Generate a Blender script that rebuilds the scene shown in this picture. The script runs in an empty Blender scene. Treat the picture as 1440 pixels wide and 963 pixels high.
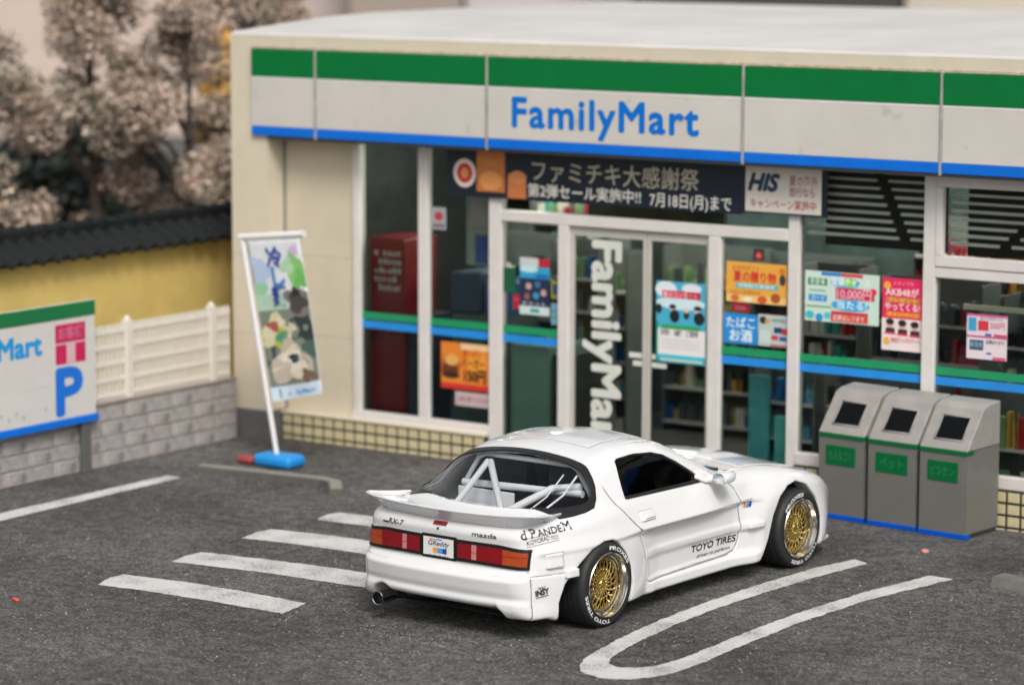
import bpy, math, random
import numpy as np
from mathutils import Vector, Matrix

random.seed(7)
RNG = np.random.default_rng(11)
SC = bpy.context.scene
COL = SC.collection

# ---------------------------------------------------------------- camera
cam_data = bpy.data.cameras.new("camera")
cam = bpy.data.objects.new("camera", cam_data)
COL.objects.link(cam)
SC.camera = cam
CAM_ROT = Matrix(((0.8221647102651986, -0.08215038061572683, 0.5632907811772117),
                  (0.5692463771729916, 0.1152819424912418, -0.8140446153687586),
                  (0.0019368195492084905, 0.9899299918176725, 0.14154455139600594)))
cam.matrix_world = Matrix.Translation((18.07783328, -21.55692444, 4.88987642)) @ CAM_ROT.to_4x4()
cam_data.sensor_width = 36.0
cam_data.lens = 106.538
cam_data.clip_start = 0.1
cam_data.clip_end = 2000.0
cam_data.dof.use_dof = True
cam_data.dof.focus_distance = 21.35
cam_data.dof.aperture_fstop = 0.74
cam_data.dof.aperture_blades = 0

# ---------------------------------------------------------------- world and sun
SUN_EL, SUN_AZ = math.radians(47), math.radians(134)     # azimuth of the sun seen from the car, clockwise from +Y
world = bpy.data.worlds.new("World")
SC.world = world
world.use_nodes = True
wn = world.node_tree
wn.nodes.clear()
w_out = wn.nodes.new("ShaderNodeOutputWorld")
w_bg = wn.nodes.new("ShaderNodeBackground")
w_sky = wn.nodes.new("ShaderNodeTexSky")
w_sky.sky_type = 'NISHITA'
w_sky.sun_disc = False
w_sky.sun_elevation = SUN_EL
w_sky.sun_rotation = SUN_AZ
w_sky.air_density = 1.6
w_sky.dust_density = 5.0
w_sky.ozone_density = 0.6
w_bg.inputs["Strength"].default_value = 0.122
w_des = wn.nodes.new("ShaderNodeHueSaturation")          # an overcast, nearly neutral sky
w_des.inputs["Saturation"].default_value = 0.22
wn.links.new(w_sky.outputs[0], w_des.inputs["Color"])
wn.links.new(w_des.outputs[0], w_bg.inputs[0])
wn.links.new(w_bg.outputs[0], w_out.inputs[0])
sun_data = bpy.data.lights.new("sun", 'SUN')
sun_data.energy = 1.95
sun_data.angle = math.radians(18)
sun_data.color = (1.0, 0.95, 0.88)
sun = bpy.data.objects.new("sun", sun_data)
COL.objects.link(sun)
_sd = Vector((math.sin(SUN_AZ) * math.cos(SUN_EL), math.cos(SUN_AZ) * math.cos(SUN_EL), math.sin(SUN_EL)))
sun.rotation_euler = _sd.to_track_quat('Z', 'Y').to_euler()
sun.location = _sd * 60

SC.view_settings.view_transform = 'Standard'
SC.view_settings.look = 'None'
SC.view_settings.exposure = 0.0
SC.view_settings.gamma = 1.0
SC.view_settings.use_curve_mapping = False
SC.render.engine = 'CYCLES'
SC.cycles.max_bounces = 10
SC.cycles.diffuse_bounces = 4
SC.cycles.glossy_bounces = 4
SC.cycles.transmission_bounces = 6
SC.cycles.transparent_max_bounces = 16
SC.cycles.sample_clamp_indirect = 6.0
SC.cycles.use_denoising = True
# ---------------------------------------------------------------- materials
def srgb(r, g, b):
    f = lambda c: (c / 255 / 12.92) if c / 255 <= 0.04045 else ((c / 255 + 0.055) / 1.055) ** 2.4
    return (f(r), f(g), f(b))

MATS = {}
def mat(name, col, rough=0.5, metal=0.0, var=0.08, scale=6.0, bump=0.0, bscale=60.0, spec=0.5, coat=0.0, emit=None, speck=None):
    """plain painted / plastic / metal surface with fine tonal variation and relief"""
    if name in MATS:
        return MATS[name]
    m = bpy.data.materials.new(name)
    m.use_nodes = True
    nt = m.node_tree
    b = nt.nodes["Principled BSDF"]
    b.inputs["Roughness"].default_value = rough
    b.inputs["Metallic"].default_value = metal
    b.inputs["Specular IOR Level"].default_value = spec
    b.inputs["Coat Weight"].default_value = coat
    b.inputs["Coat Roughness"].default_value = 0.06
    tc = nt.nodes.new("ShaderNodeTexCoord")
    nz = nt.nodes.new("ShaderNodeTexNoise")
    nz.inputs["Scale"].default_value = scale
    nz.inputs["Detail"].default_value = 5
    nz.inputs["Roughness"].default_value = 0.6
    nt.links.new(tc.outputs["Object"], nz.inputs["Vector"])
    mr = nt.nodes.new("ShaderNodeMapRange")
    mr.inputs["From Min"].default_value = 0.3
    mr.inputs["From Max"].default_value = 0.7
    mr.inputs["To Min"].default_value = 1 - var
    mr.inputs["To Max"].default_value = 1 + var
    nt.links.new(nz.outputs["Fac"], mr.inputs["Value"])
    mx = nt.nodes.new("ShaderNodeVectorMath")
    mx.operation = 'SCALE'
    mx.inputs[0].default_value = col[:3]
    nt.links.new(mr.outputs[0], mx.inputs["Scale"])
    src = mx.outputs[0]
    if speck:
        vo = nt.nodes.new("ShaderNodeTexNoise")
        vo.inputs["Scale"].default_value = speck[0]
        vo.inputs["Detail"].default_value = 2
        nt.links.new(tc.outputs["Object"], vo.inputs["Vector"])
        cr = nt.nodes.new("ShaderNodeMapRange")
        cr.inputs["From Min"].default_value = speck[1]
        cr.inputs["From Max"].default_value = speck[1] + 0.08
        nt.links.new(vo.outputs["Fac"], cr.inputs["Value"])
        mc = nt.nodes.new("ShaderNodeMix")
        mc.data_type = 'RGBA'
        mc.inputs[7].default_value = (*speck[2], 1)
        nt.links.new(cr.outputs[0], mc.inputs[0])
        nt.links.new(src, mc.inputs[6])
        src = mc.outputs[2]
    nt.links.new(src, b.inputs["Base Color"])
    if bump > 0:
        n2 = nt.nodes.new("ShaderNodeTexNoise")
        n2.inputs["Scale"].default_value = bscale
        n2.inputs["Detail"].default_value = 4
        nt.links.new(tc.outputs["Object"], n2.inputs["Vector"])
        bp = nt.nodes.new("ShaderNodeBump")
        bp.inputs["Strength"].default_value = 1.0
        bp.inputs["Distance"].default_value = bump
        nt.links.new(n2.outputs["Fac"], bp.inputs["Height"])
        nt.links.new(bp.outputs[0], b.inputs["Normal"])
    if emit:
        b.inputs["Emission Color"].default_value = (*emit[0], 1)
        b.inputs["Emission Strength"].default_value = emit[1]
    MATS[name] = m
    return m

def glass_mat(name, tint=(0.8, 0.85, 0.84), rough=0.02, base_refl=0.04, wob=0.0, ior=1.5):
    if name in MATS:
        return MATS[name]
    m = bpy.data.materials.new(name)
    m.use_nodes = True
    nt = m.node_tree
    nt.nodes.clear()
    out = nt.nodes.new("ShaderNodeOutputMaterial")
    tr = nt.nodes.new("ShaderNodeBsdfTransparent")
    tr.inputs[0].default_value = (*tint, 1)
    gl = nt.nodes.new("ShaderNodeBsdfGlossy")
    gl.inputs["Roughness"].default_value = rough
    fr = nt.nodes.new("ShaderNodeFresnel")
    fr.inputs["IOR"].default_value = ior
    ad = nt.nodes.new("ShaderNodeMath")
    ad.operation = 'ADD'
    ad.use_clamp = True
    ad.inputs[1].default_value = base_refl
    mx = nt.nodes.new("ShaderNodeMixShader")
    nt.links.new(fr.outputs[0], ad.inputs[0])
    nt.links.new(ad.outputs[0], mx.inputs[0])
    nt.links.new(tr.outputs[0], mx.inputs[1])
    nt.links.new(gl.outputs[0], mx.inputs[2])
    if wob:
        tc = nt.nodes.new("ShaderNodeTexCoord")
        n2 = nt.nodes.new("ShaderNodeTexNoise")
        n2.inputs["Scale"].default_value = 3.0
        bp = nt.nodes.new("ShaderNodeBump")
        bp.inputs["Distance"].default_value = wob
        nt.links.new(tc.outputs["Object"], n2.inputs["Vector"])
        nt.links.new(n2.outputs["Fac"], bp.inputs["Height"])
        nt.links.new(bp.outputs[0], gl.inputs["Normal"])
        nt.links.new(bp.outputs[0], fr.inputs["Normal"])
    nt.links.new(mx.outputs[0], out.inputs[0])
    MATS[name] = m
    return m

# ---------------------------------------------------------------- lettering
_TXT = {}
_FC = bpy.data.curves.new("lettering_curve", 'FONT')
_FO = bpy.data.objects.new("lettering_curve", _FC)
def text_shape(s, bold=0.0, spacing=1.0, shear=0.0):
    """flat mesh of a line of type: vertices with cap height 1, starting at u = 0"""
    key = (s, bold, spacing, shear)
    if key not in _TXT:
        _FC.body = s
        _FC.offset = bold
        _FC.space_character = spacing
        _FC.shear = shear
        _FC.resolution_u = 3
        me = _FO.to_mesh()
        v = np.array([p.co[:2] for p in me.vertices]) if len(me.vertices) else np.zeros((0, 2))
        f = [tuple(p.vertices) for p in me.polygons]
        _FO.to_mesh_clear()
        if len(v):
            v = v / 0.70
            v[:, 0] -= v[:, 0].min()
        _TXT[key] = (v, f)
    return _TXT[key]

# ---------------------------------------------------------------- mesh collector
class MB:
    def __init__(self):
        self.v, self.f, self.m = [], [], []
    def add(self, vs, fs, mi=0):
        n = len(self.v)
        self.v += [tuple(map(float, p)) for p in vs]
        self.f += [tuple(n + i for i in f) for f in fs]
        self.m += [mi] * len(fs)
        return self
    def box(self, x0, x1, y0, y1, z0, z1, mi=0, ch=0.0):
        if ch <= 0:
            vs = [(x, y, z) for x in (x0, x1) for y in (y0, y1) for z in (z0, z1)]
            fs = [(0, 1, 3, 2), (4, 6, 7, 5), (0, 4, 5, 1), (2, 3, 7, 6), (0, 2, 6, 4), (1, 5, 7, 3)]
            return self.add(vs, fs, mi)
        # chamfered box: 24 vertices
        vs, idx = [], {}
        for ix, x in enumerate((x0, x1)):
            for iy, y in enumerate((y0, y1)):
                for iz, z in enumerate((z0, z1)):
                    sx, sy, sz = (1 - 2 * ix) * ch, (1 - 2 * iy) * ch, (1 - 2 * iz) * ch
                    for a, p in enumerate(((x, y + sy, z + sz), (x + sx, y, z + sz), (x + sx, y + sy, z))):
                        idx[ix, iy, iz, a] = len(vs)
                        vs.append(p)
        g = lambda *k: idx[k]
        fs = []
        for s in (0, 1):
            q = [g(s, 0, 0, 0), g(s, 0, 1, 0), g(s, 1, 1, 0), g(s, 1, 0, 0)]
            fs.append(q if s == 0 else q[::-1])
            q = [g(0, s, 0, 1), g(1, s, 0, 1), g(1, s, 1, 1), g(0, s, 1, 1)]
            fs.append(q if s == 0 else q[::-1])
            q = [g(0, 0, s, 2), g(0, 1, s, 2), g(1, 1, s, 2), g(1, 0, s, 2)]
            fs.append(q if s == 0 else q[::-1])
        for a in (0, 1):
            for b in (0, 1):
                fs.append([g(a, b, 0, 0), g(a, b, 1, 0), g(a, b, 1, 1), g(a, b, 0, 1)])
                fs.append([g(a, 0, b, 0), g(a, 1, b, 0), g(a, 1, b, 2), g(a, 0, b, 2)])
                fs.append([g(0, a, b, 1), g(1, a, b, 1), g(1, a, b, 2), g(0, a, b, 2)])
                for c in (0, 1):
                    fs.append([g(a, b, c, 0), g(a, b, c, 1), g(a, b, c, 2)])
        cx = np.array([(x0 + x1) / 2, (y0 + y1) / 2, (z0 + z1) / 2])
        A = np.array(vs)
        out = []
        for f in fs:
            n = np.cross(A[f[1]] - A[f[0]], A[f[2]] - A[f[0]])
            out.append(tuple(f) if n @ (A[list(f)].mean(0) - cx) > 0 else tuple(f[::-1]))
        return self.add(vs, out, mi)
    def prism(self, pts, a0, a1, axis='y', mi=0):
        """polygon (list of 2-D points) extruded along an axis: 'y' takes (x,z), 'x' takes (y,z), 'z' takes (x,y)"""
        mk = {'y': lambda p, a: (p[0], a, p[1]), 'x': lambda p, a: (a, p[0], p[1]), 'z': lambda p, a: (p[0], p[1], a)}[axis]
        n = len(pts)
        vs = [mk(p, a0) for p in pts] + [mk(p, a1) for p in pts]
        fs = [tuple(range(n))[::-1], tuple(range(n, 2 * n))] + [(i, (i + 1) % n, n + (i + 1) % n, n + i) for i in range(n)]
        return self.add(vs, fs, mi)
    def tube(self, pts, r, n=8, mi=0, caps=True):
        pts = [np.array(p, float) for p in pts]
        rs = r if hasattr(r, '__len__') else [r] * len(pts)
        vs, fs = [], []
        up = None
        for i, p in enumerate(pts):
            t = pts[min(i + 1, len(pts) - 1)] - pts[max(i - 1, 0)]
            t = t / (np.linalg.norm(t) + 1e-12)
            if up is None:
                up = np.cross(t, (0, 0, 1)) if abs(t[2]) < 0.9 else np.cross(t, (1, 0, 0))
            up = up - t * (up @ t)
            up = up / np.linalg.norm(up)
            w = np.cross(t, up)
            for k in range(n):
                a = 2 * math.pi * k / n
                vs.append(p + rs[i] * (math.cos(a) * up + math.sin(a) * w))
        for i in range(len(pts) - 1):
            for k in range(n):
                fs.append((i * n + k, i * n + (k + 1) % n, (i + 1) * n + (k + 1) % n, (i + 1) * n + k))
        if caps:
            fs.append(tuple(range(n))[::-1])
            fs.append(tuple((len(pts) - 1) * n + k for k in range(n)))
        return self.add(vs, fs, mi)
    def lathe(self, prof, n=48, mi=0, c=(0, 0, 0), axis='y', closed=False):
        """profile (a, r) turned about an axis"""
        vs, fs = [], []
        for a, r in prof:
            for k in range(n):
                t = 2 * math.pi * k / n
                p = {'y': (r * math.cos(t), a, r * math.sin(t)), 'z': (r * math.cos(t), r * math.sin(t), a), 'x': (a, r * math.cos(t), r * math.sin(t))}[axis]
                vs.append((p[0] + c[0], p[1] + c[1], p[2] + c[2]))
        m = len(prof)
        for i in range(m if closed else m - 1):
            j = (i + 1) % m
            for k in range(n):
                fs.append((i * n + k, j * n + k, j * n + (k + 1) % n, i * n + (k + 1) % n))
        return self.add(vs, fs, mi)
    def quad(self, o, u, v, mi=0):
        o, u, v = (np.array(a, float) for a in (o, u, v))
        return self.add([o, o + u, o + u + v, o + v], [(0, 1, 2, 3)], mi)
    def text(self, s, o, u, v, h, mi=0, bold=0.0, spacing=1.0, shear=0.0, width=None, align='l', fn=None, copies=True, nrm=(0, -1, 0)):
        """line of type: o = left end of the baseline, u and v unit vectors, h = cap height; width squeezes it to fit"""
        fat = bold if bold > .015 and h > .0 and copies else 0
        P, F = text_shape(s, 0 if fat else bold, spacing, shear)
        if not len(P):
            return self
        sx = h
        if width:
            sx = width / P[:, 0].max()
        U = P[:, 0] * sx
        if align == 'c':
            U = U - P[:, 0].max() * sx / 2
        V = P[:, 1] * h
        o, u, v = (np.array(a, float) for a in (o, u, v))
        nrm = np.array(nrm, float)
        offs = [(0, 0)]
        if fat:
            r_ = fat * h * 1.25
            offs += [(r_ * math.cos(a), r_ * math.sin(a)) for a in np.linspace(0, 2 * math.pi, 8, endpoint=False)]
        for k, (du, dv) in enumerate(offs):
            pts = fn(U + du, V + dv) if fn else o + (U + du)[:, None] * u + (V + dv)[:, None] * v
            self.add(np.asarray(pts) + nrm * .00012 * k, F, mi)
        return self
    def build(self, name, mats, parent=None, smooth=False, loc=None):
        me = bpy.data.meshes.new(name)
        me.from_pydata(self.v, [], self.f)
        mats = mats if isinstance(mats, (list, tuple)) else [mats]
        for m in mats:
            me.materials.append(m)
        if len(mats) > 1:
            me.polygons.foreach_set("material_index", self.m)
        if smooth:
            me.shade_smooth()
            if smooth != True:
                me.set_sharp_from_angle(angle=math.radians(smooth))
        me.update()
        o = bpy.data.objects.new(name, me)
        COL.objects.link(o)
        if parent is not None:
            o.parent = parent
        if loc is not None:
            o.location = loc
        return o

def tag(o, label=None, cat=None, group=None, kind=None):
    if label: o["label"] = label
    if cat: o["category"] = cat
    if group: o["group"] = group
    if kind: o["kind"] = kind
    return o

def thing(name, label, cat, loc=(0, 0, 0), rotz=0.0, group=None):
    o = bpy.data.objects.new(name, None)
    o.empty_display_size = 0.1
    COL.objects.link(o)
    o.location = loc
    o.rotation_euler = (0, 0, rotz)
    return tag(o, label, cat, group)

def share(src, parent=None, loc=None, rot=None, scale=None):
    c = src.copy()
    COL.objects.link(c)
    c.parent = parent
    if loc is not None: c.location = loc
    if rot is not None: c.rotation_euler = rot
    if scale is not None: c.scale = scale
    return c

def jit(a):
    return random.uniform(-a, a)
# ================================================================ ground and painted markings
def asphalt_mat():
    m = bpy.data.materials.new('asphalt')
    m.use_nodes = True
    nt = m.node_tree
    N_, L_ = nt.nodes, nt.links
    b = N_["Principled BSDF"]
    b.inputs["Roughness"].default_value = .82
    b.inputs["Specular IOR Level"].default_value = .35
    tc = N_.new("ShaderNodeTexCoord")
    def noise(scale, detail=4, rough=.6, dist=0):
        n = N_.new("ShaderNodeTexNoise")
        n.inputs["Scale"].default_value = scale; n.inputs["Detail"].default_value = detail
        n.inputs["Roughness"].default_value = rough; n.inputs["Distortion"].default_value = dist
        L_.new(tc.outputs["Object"], n.inputs["Vector"])
        return n.outputs["Fac"]
    def rng(src, a, b_, c, d):
        r = N_.new("ShaderNodeMapRange")
        for k, v_ in zip(("From Min", "From Max", "To Min", "To Max"), (a, b_, c, d)):
            r.inputs[k].default_value = v_
        L_.new(src, r.inputs["Value"])
        return r.outputs[0]
    def mul(a, b_):
        n = N_.new("ShaderNodeMath"); n.operation = 'MULTIPLY'
        L_.new(a, n.inputs[0]); L_.new(b_, n.inputs[1]); return n.outputs[0]
    big = rng(noise(.55, 5, .6, .4), .36, .66, .66, 1.30)
    mid = rng(noise(9, 6, .7), .40, .60, .70, 1.32)
    grain = rng(noise(38, 5, .85), .41, .59, .34, 1.80)
    fine = rng(noise(130, 3, .8), .40, .60, .48, 1.60)
    f = mul(mul(big, mid), mul(grain, fine))
    sc = N_.new("ShaderNodeVectorMath"); sc.operation = 'SCALE'
    sc.inputs[0].default_value = (.190, .186, .184)
    L_.new(f, sc.inputs["Scale"])
    # pale grit
    vo = N_.new("ShaderNodeTexVoronoi"); vo.inputs["Scale"].default_value = 34
    L_.new(tc.outputs["Object"], vo.inputs["Vector"])
    sp = rng(vo.outputs["Distance"], .10, .17, 1, 0)
    ln = rng(noise(11, 2), .50, .60, 0, 1)
    gm = mul(sp, ln)
    mx = N_.new("ShaderNodeMix"); mx.data_type = 'RGBA'
    mx.inputs[7].default_value = (.34, .32, .30, 1)
    L_.new(gm, mx.inputs[0]); L_.new(sc.outputs[0], mx.inputs[6])
    # faint brownish scuffs
    st = rng(noise(1.7, 6, .7, 1.2), .60, .76, 0, .42)
    m2 = N_.new("ShaderNodeMix"); m2.data_type = 'RGBA'
    m2.inputs[7].default_value = (.150, .128, .115, 1)
    L_.new(mul(st, grain), m2.inputs[0]); L_.new(mx.outputs[2], m2.inputs[6])
    L_.new(m2.outputs[2], b.inputs["Base Color"])
    bp = N_.new("ShaderNodeBump"); bp.inputs["Distance"].default_value = .012
    h = N_.new("ShaderNodeMath"); h.operation = 'ADD'
    L_.new(grain, h.inputs[0]); L_.new(fine, h.inputs[1])
    L_.new(h.outputs[0], bp.inputs["Height"]); L_.new(bp.outputs[0], b.inputs["Normal"])
    return m
ASPH = asphalt_mat()
g = MB(); g.add([(-600, -600, 0), (600, -600, 0), (600, 600, 0), (-600, 600, 0)], [(0, 1, 2, 3)])
tag(g.build('ground', ASPH), kind='structure')

def road_paint():
    m = bpy.data.materials.new('road_paint')
    m.use_nodes = True
    nt = m.node_tree; N_, L_ = nt.nodes, nt.links
    b = N_["Principled BSDF"]; b.inputs["Roughness"].default_value = .75
    tc = N_.new("ShaderNodeTexCoord")
    n1 = N_.new("ShaderNodeTexNoise"); n1.inputs["Scale"].default_value = 70; n1.inputs["Detail"].default_value = 5; n1.inputs["Roughness"].default_value = .75
    n2 = N_.new("ShaderNodeTexNoise"); n2.inputs["Scale"].default_value = 3.2; n2.inputs["Detail"].default_value = 6
    for n in (n1, n2): L_.new(tc.outputs["Object"], n.inputs["Vector"])
    ad = N_.new("ShaderNodeMath"); ad.operation = 'MULTIPLY_ADD'; ad.inputs[1].default_value = .45
    L_.new(n2.outputs["Fac"], ad.inputs[0]); L_.new(n1.outputs["Fac"], ad.inputs[2])
    r = N_.new("ShaderNodeMapRange"); r.inputs["From Min"].default_value = .735; r.inputs["From Max"].default_value = .86
    L_.new(ad.outputs[0], r.inputs["Value"])
    mx = N_.new("ShaderNodeMix"); mx.data_type = 'RGBA'
    r2 = N_.new("ShaderNodeMapRange"); r2.inputs["From Min"].default_value = .3; r2.inputs["From Max"].default_value = .7
    r2.inputs["To Min"].default_value = .74; r2.inputs["To Max"].default_value = 1.1
    L_.new(n1.outputs["Fac"], r2.inputs["Value"])
    s = N_.new("ShaderNodeVectorMath"); s.operation = 'SCALE'; s.inputs[0].default_value = (.66, .66, .65)
    L_.new(r2.outputs[0], s.inputs["Scale"])
    L_.new(s.outputs[0], mx.inputs[6]); mx.inputs[7].default_value = (.20, .195, .19, 1)
    L_.new(r.outputs[0], mx.inputs[0]); L_.new(mx.outputs[2], b.inputs["Base Color"])
    bp = N_.new("ShaderNodeBump"); bp.inputs["Distance"].default_value = .004
    L_.new(n1.outputs["Fac"], bp.inputs["Height"]); L_.new(bp.outputs[0], b.inputs["Normal"])
    return m
RPAINT = road_paint()
def rough_outline(pts, step=.03, a=.008):
    out = []
    n = len(pts)
    for i in range(n):
        p, q = np.array(pts[i]), np.array(pts[(i + 1) % n])
        L = np.linalg.norm(q - p); k = max(1, int(L / step))
        for j in range(k):
            s = p + (q - p) * j / k
            out.append((s[0] + jit(a), s[1] + jit(a)))
    return out
def marking(name, pts, z=.004):
    P = rough_outline(pts)
    mb = MB().add([(x, y, z) for x, y in P], [tuple(range(len(P)))])
    me_o = mb.build(name, RPAINT)
    if me_o.data.polygons[0].normal.z < 0: me_o.data.flip_normals()
    return tag(me_o, kind='structure')
marking('crossing_stripe', [(3.275, -5.47), (3.19, -5.25), (3.185, -5.10), (3.75, -5.03), (4.35, -5.03), (4.89, -5.06), (4.955, -5.41), (4.3, -5.40), (3.7, -5.42)])
marking('crossing_stripe', [(3.19, -4.56), (3.14, -4.35), (3.15, -4.17), (3.7, -4.09), (4.4, -4.02), (5.2, -4.05), (5.2, -4.43), (4.9, -4.42), (4.0, -4.45)])
marking('crossing_stripe', [(3.07, -3.59), (3.02, -3.35), (3.04, -3.18), (3.6, -3.10), (4.4, -3.10), (5.2, -3.12), (5.2, -3.48), (4.2, -3.50), (3.5, -3.52)])
marking('crossing_stripe', [(3.10, -2.68), (3.04, -2.48), (3.07, -2.34), (3.7, -2.28), (5.2, -2.25), (5.2, -2.62), (4.2, -2.63), (3.6, -2.64)])
marking('bay_line', [(.828, -3.96), (.841, -1.92), (1.008, -1.925), (1.02, -3.0), (1.05, -4.19), (1.10, -7.5), (.86, -7.5)])
outU = [(7.377, -1.501), (7.276, -1.956), (7.222, -2.66), (7.192, -3.316), (7.215, -4.034), (7.275, -4.685), (7.375, -5.22), (7.474, -5.467), (7.593, -5.588), (7.761, -5.637), (7.907, -5.578), (8.02, -5.44), (8.072, -5.22), (8.085, -4.90),
        (8.058, -4.33), (8.05, -3.585), (8.107, -2.671), (8.300, -1.70)]
innU = [(8.105, -1.69), (7.972, -2.417), (7.893, -3.323), (7.892, -4.18), (7.918, -4.78), (7.895, -5.12), (7.80, -5.28), (7.705, -5.335), (7.605, -5.30), (7.526, -5.18), (7.445, -4.756), (7.375, -4.144), (7.355, -3.507), (7.380, -2.943), (7.435, -2.257), (7.526, -1.581)]
def strip_marking(name, A, B, z=.004, n=200):
    def res(P):
        P = np.array(P); d = np.r_[0, np.cumsum(np.linalg.norm(np.diff(P, axis=0), axis=1))]
        t = np.linspace(0, d[-1], n)
        Q = np.stack([np.interp(t, d, P[:, 0]), np.interp(t, d, P[:, 1])], 1)
        for _ in range(2):
            Q[1:-1] = (Q[:-2] + 2 * Q[1:-1] + Q[2:]) / 4
        return Q
    A, B = res(A), res(B)
    vs = [(p[0] + jit(.009), p[1] + jit(.009), z) for p in A] + [(p[0] + jit(.009), p[1] + jit(.009), z) for p in B]
    fs = [(i, i + 1, n + i + 1, n + i) for i in range(n - 1)]
    o = MB().add(vs, fs).build(name, RPAINT)
    if o.data.polygons[0].normal.z < 0: o.data.flip_normals()
    return tag(o, kind='structure')
strip_marking('bay_loop_marking', outU, innU[::-1])

# loose grit lying on the asphalt near the camera: nobody could count it
gr = MB()
for i in range(4500):
    x, y = random.uniform(1.5, 10.5), random.uniform(-8.4, -1.0)
    r = random.uniform(.003, .0075)
    a = random.random() * 6.28
    vs = [(x + r * math.cos(a + k * 2.09), y + r * math.sin(a + k * 2.09), .001) for k in range(3)] + [(x, y, .001 + r)]
    gr.add(vs, [(0, 1, 3), (1, 2, 3), (2, 0, 3)])
tag(gr.build('grit', mat('grit_stone', (.42, .40, .37), rough=.8, var=.4, scale=30)), kind='stuff')
def crumb(name, x, y, r, col, label):
    mb = MB()
    import bmesh as _b
    bm = _b.new(); _b.ops.create_icosphere(bm, subdivisions=2, radius=r)
    for v_ in bm.verts:
        v_.co = Vector((v_.co.x * (1 + jit(.3)) * 1.3, v_.co.y * (1 + jit(.25)), v_.co.z * .7 * (1 + jit(.3))))
    me = bpy.data.meshes.new(name); bm.to_mesh(me); bm.free()
    me.materials.append(col)
    o = bpy.data.objects.new(name, me); COL.objects.link(o); o.location = (x, y, r * .5)
    return tag(o, label, 'crumb')
RC = mat('red_crumb', (.55, .07, .05), rough=.6, var=.2, scale=60)
crumb('paint_flake', 3.148, -6.194, .022, RC, 'tiny red flake lying on the bare asphalt at the far left')
crumb('paint_flake', 7.70, -.98, .028, mat('pink_crumb', (.50, .22, .18), rough=.6, var=.2, scale=60), 'tiny pinkish flake on the asphalt in front of the rubbish bins')

# ================================================================ neighbour's yellow wall with a tiled coping
YEL = mat('yellow_plaster', srgb(207, 182, 108), rough=.85, var=.12, scale=2.2, bump=.004, bscale=30)
KAW = mat('roof_tile_glaze', (.014, .016, .017), spec=.15, rough=.6, var=.25, scale=9, bump=.002, bscale=40)
yw = thing('yellow_wall', 'yellow plaster garden wall topped with dark grey curved tiles behind the white fence', 'wall', (-.8, 0, 0))
w = MB().box(-.16, 0, -9, 9, 0, 1.74)
w.build('plaster', YEL, yw)
tb = MB().box(-.155, .09, -9, 9, 1.742, 1.762); tb.build('eave_board', mat('dark_timber', (.03, .026, .022), rough=.7), yw)
def tile_mesh():
    mb = MB()
    # pan tile: a wave across (y) running down the slope (x)
    n = 8
    vs = []
    for j, (x, z) in enumerate(((-.235, .205), (.155, .015))):
        for i in range(n + 1):
            t = i / n
            hh = .030 * math.sin(math.pi * min(1, t / .62)) if t < .62 else -.018 * math.sin(math.pi * (t - .62) / .38)
            vs.append((x, t * .205, z + hh))
    top = len(vs)
    vs += [(x, y, z - .022) for x, y, z in vs]
    fs = []
    for i in range(n):
        fs.append((i, n + 1 + i, n + 2 + i, i + 1))
        fs.append((top + i, top + i + 1, top + n + 2 + i, top + n + 1 + i))
        fs.append((n + 1 + i, top + n + 1 + i, top + n + 2 + i, n + 2 + i))
        fs.append((i + 1, top + i + 1, top + i, i))
    fs.append((0, top, top + n + 1, n + 1)); fs.append((n, 2 * n + 1, top + 2 * n + 1, top + n))
    return mb.add(vs, fs)
t0 = tile_mesh().build('roof_tile', KAW, yw, smooth=40, loc=(0, -3.6, 1.752))
k = 0
for i in range(1, 38):
    share(t0, yw, (jit(.004), -3.6 + i * .198, 1.752 + jit(.003)), (jit(.01), jit(.01), jit(.008)))
rg = MB()
rg.lathe([(-3.6, .052), (3.9, .052)], 14, c=(-.235, 0, 1.992), axis='y')
for i in range(38):
    rg.lathe([(-3.6 + i * .198 - .02, .052), (-3.6 + i * .198 - .02, .062), (-3.6 + i * .198 + .02, .062), (-3.6 + i * .198 + .02, .052)], 14, c=(-.235, 0, 1.992), axis='y')
rg.box(-.29, -.18, -3.6, 3.9, 1.90, 1.985)
rg.build('ridge_cap', KAW, yw, smooth=40)
rs = MB().add([(-.235, -3.6, 1.93), (-.235, 3.9, 1.93), (-.62, 3.9, 1.75), (-.62, -3.6, 1.75)], [(0, 1, 2, 3)])
rs.build('far_slope', KAW, yw)

# ================================================================ block wall with white lattice fence
BLK = mat('grey_block', (.34, .315, .305), rough=.9, var=.30, scale=6, bump=.012, bscale=22, speck=(9, .58, (.20, .19, .185)))
MORT = mat('mortar_grey', (.235, .22, .21), rough=.95, var=.2, scale=20)
bw = thing('block_wall', 'low rough grey block wall carrying the white lattice fence', 'wall', (.12, 0, 0))
MB().box(-.13, -.008, -5.0, -.10, 0, .545).build('mortar_core', MORT, bw)
bl_base = None
hs_ = [0, .135, .27, .405, .55]
proto = {}
for r in range(4):
    z0, z1 = hs_[r], hs_[r + 1]
    y = -.10 - (.22 if r % 2 else 0)
    first = True
    ys = [-.10]
    if r % 2: ys.append(-.41)
    while ys[-1] > -4.9: ys.append(max(-5.0, ys[-1] - .62))
    for a, b in zip(ys[:-1], ys[1:]):
        L = round(a - b, 2)
        key = (L, round(z1 - z0, 3))
        if key not in proto:
            proto[key] = MB().box(-.14, 0, b - a + .007, -.007, .006, z1 - z0 - .006, ch=.006).build('block', BLK, bw, loc=(0, a, z0))
        else:
            share(proto[key], bw, (jit(.004), a, z0))
MB().box(-.15, .006, -5.0, -.10, .552, .575, ch=.004).build('coping', mat('coping_grey', (.24, .21, .18), rough=.9, var=.2, scale=9), bw)

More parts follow.
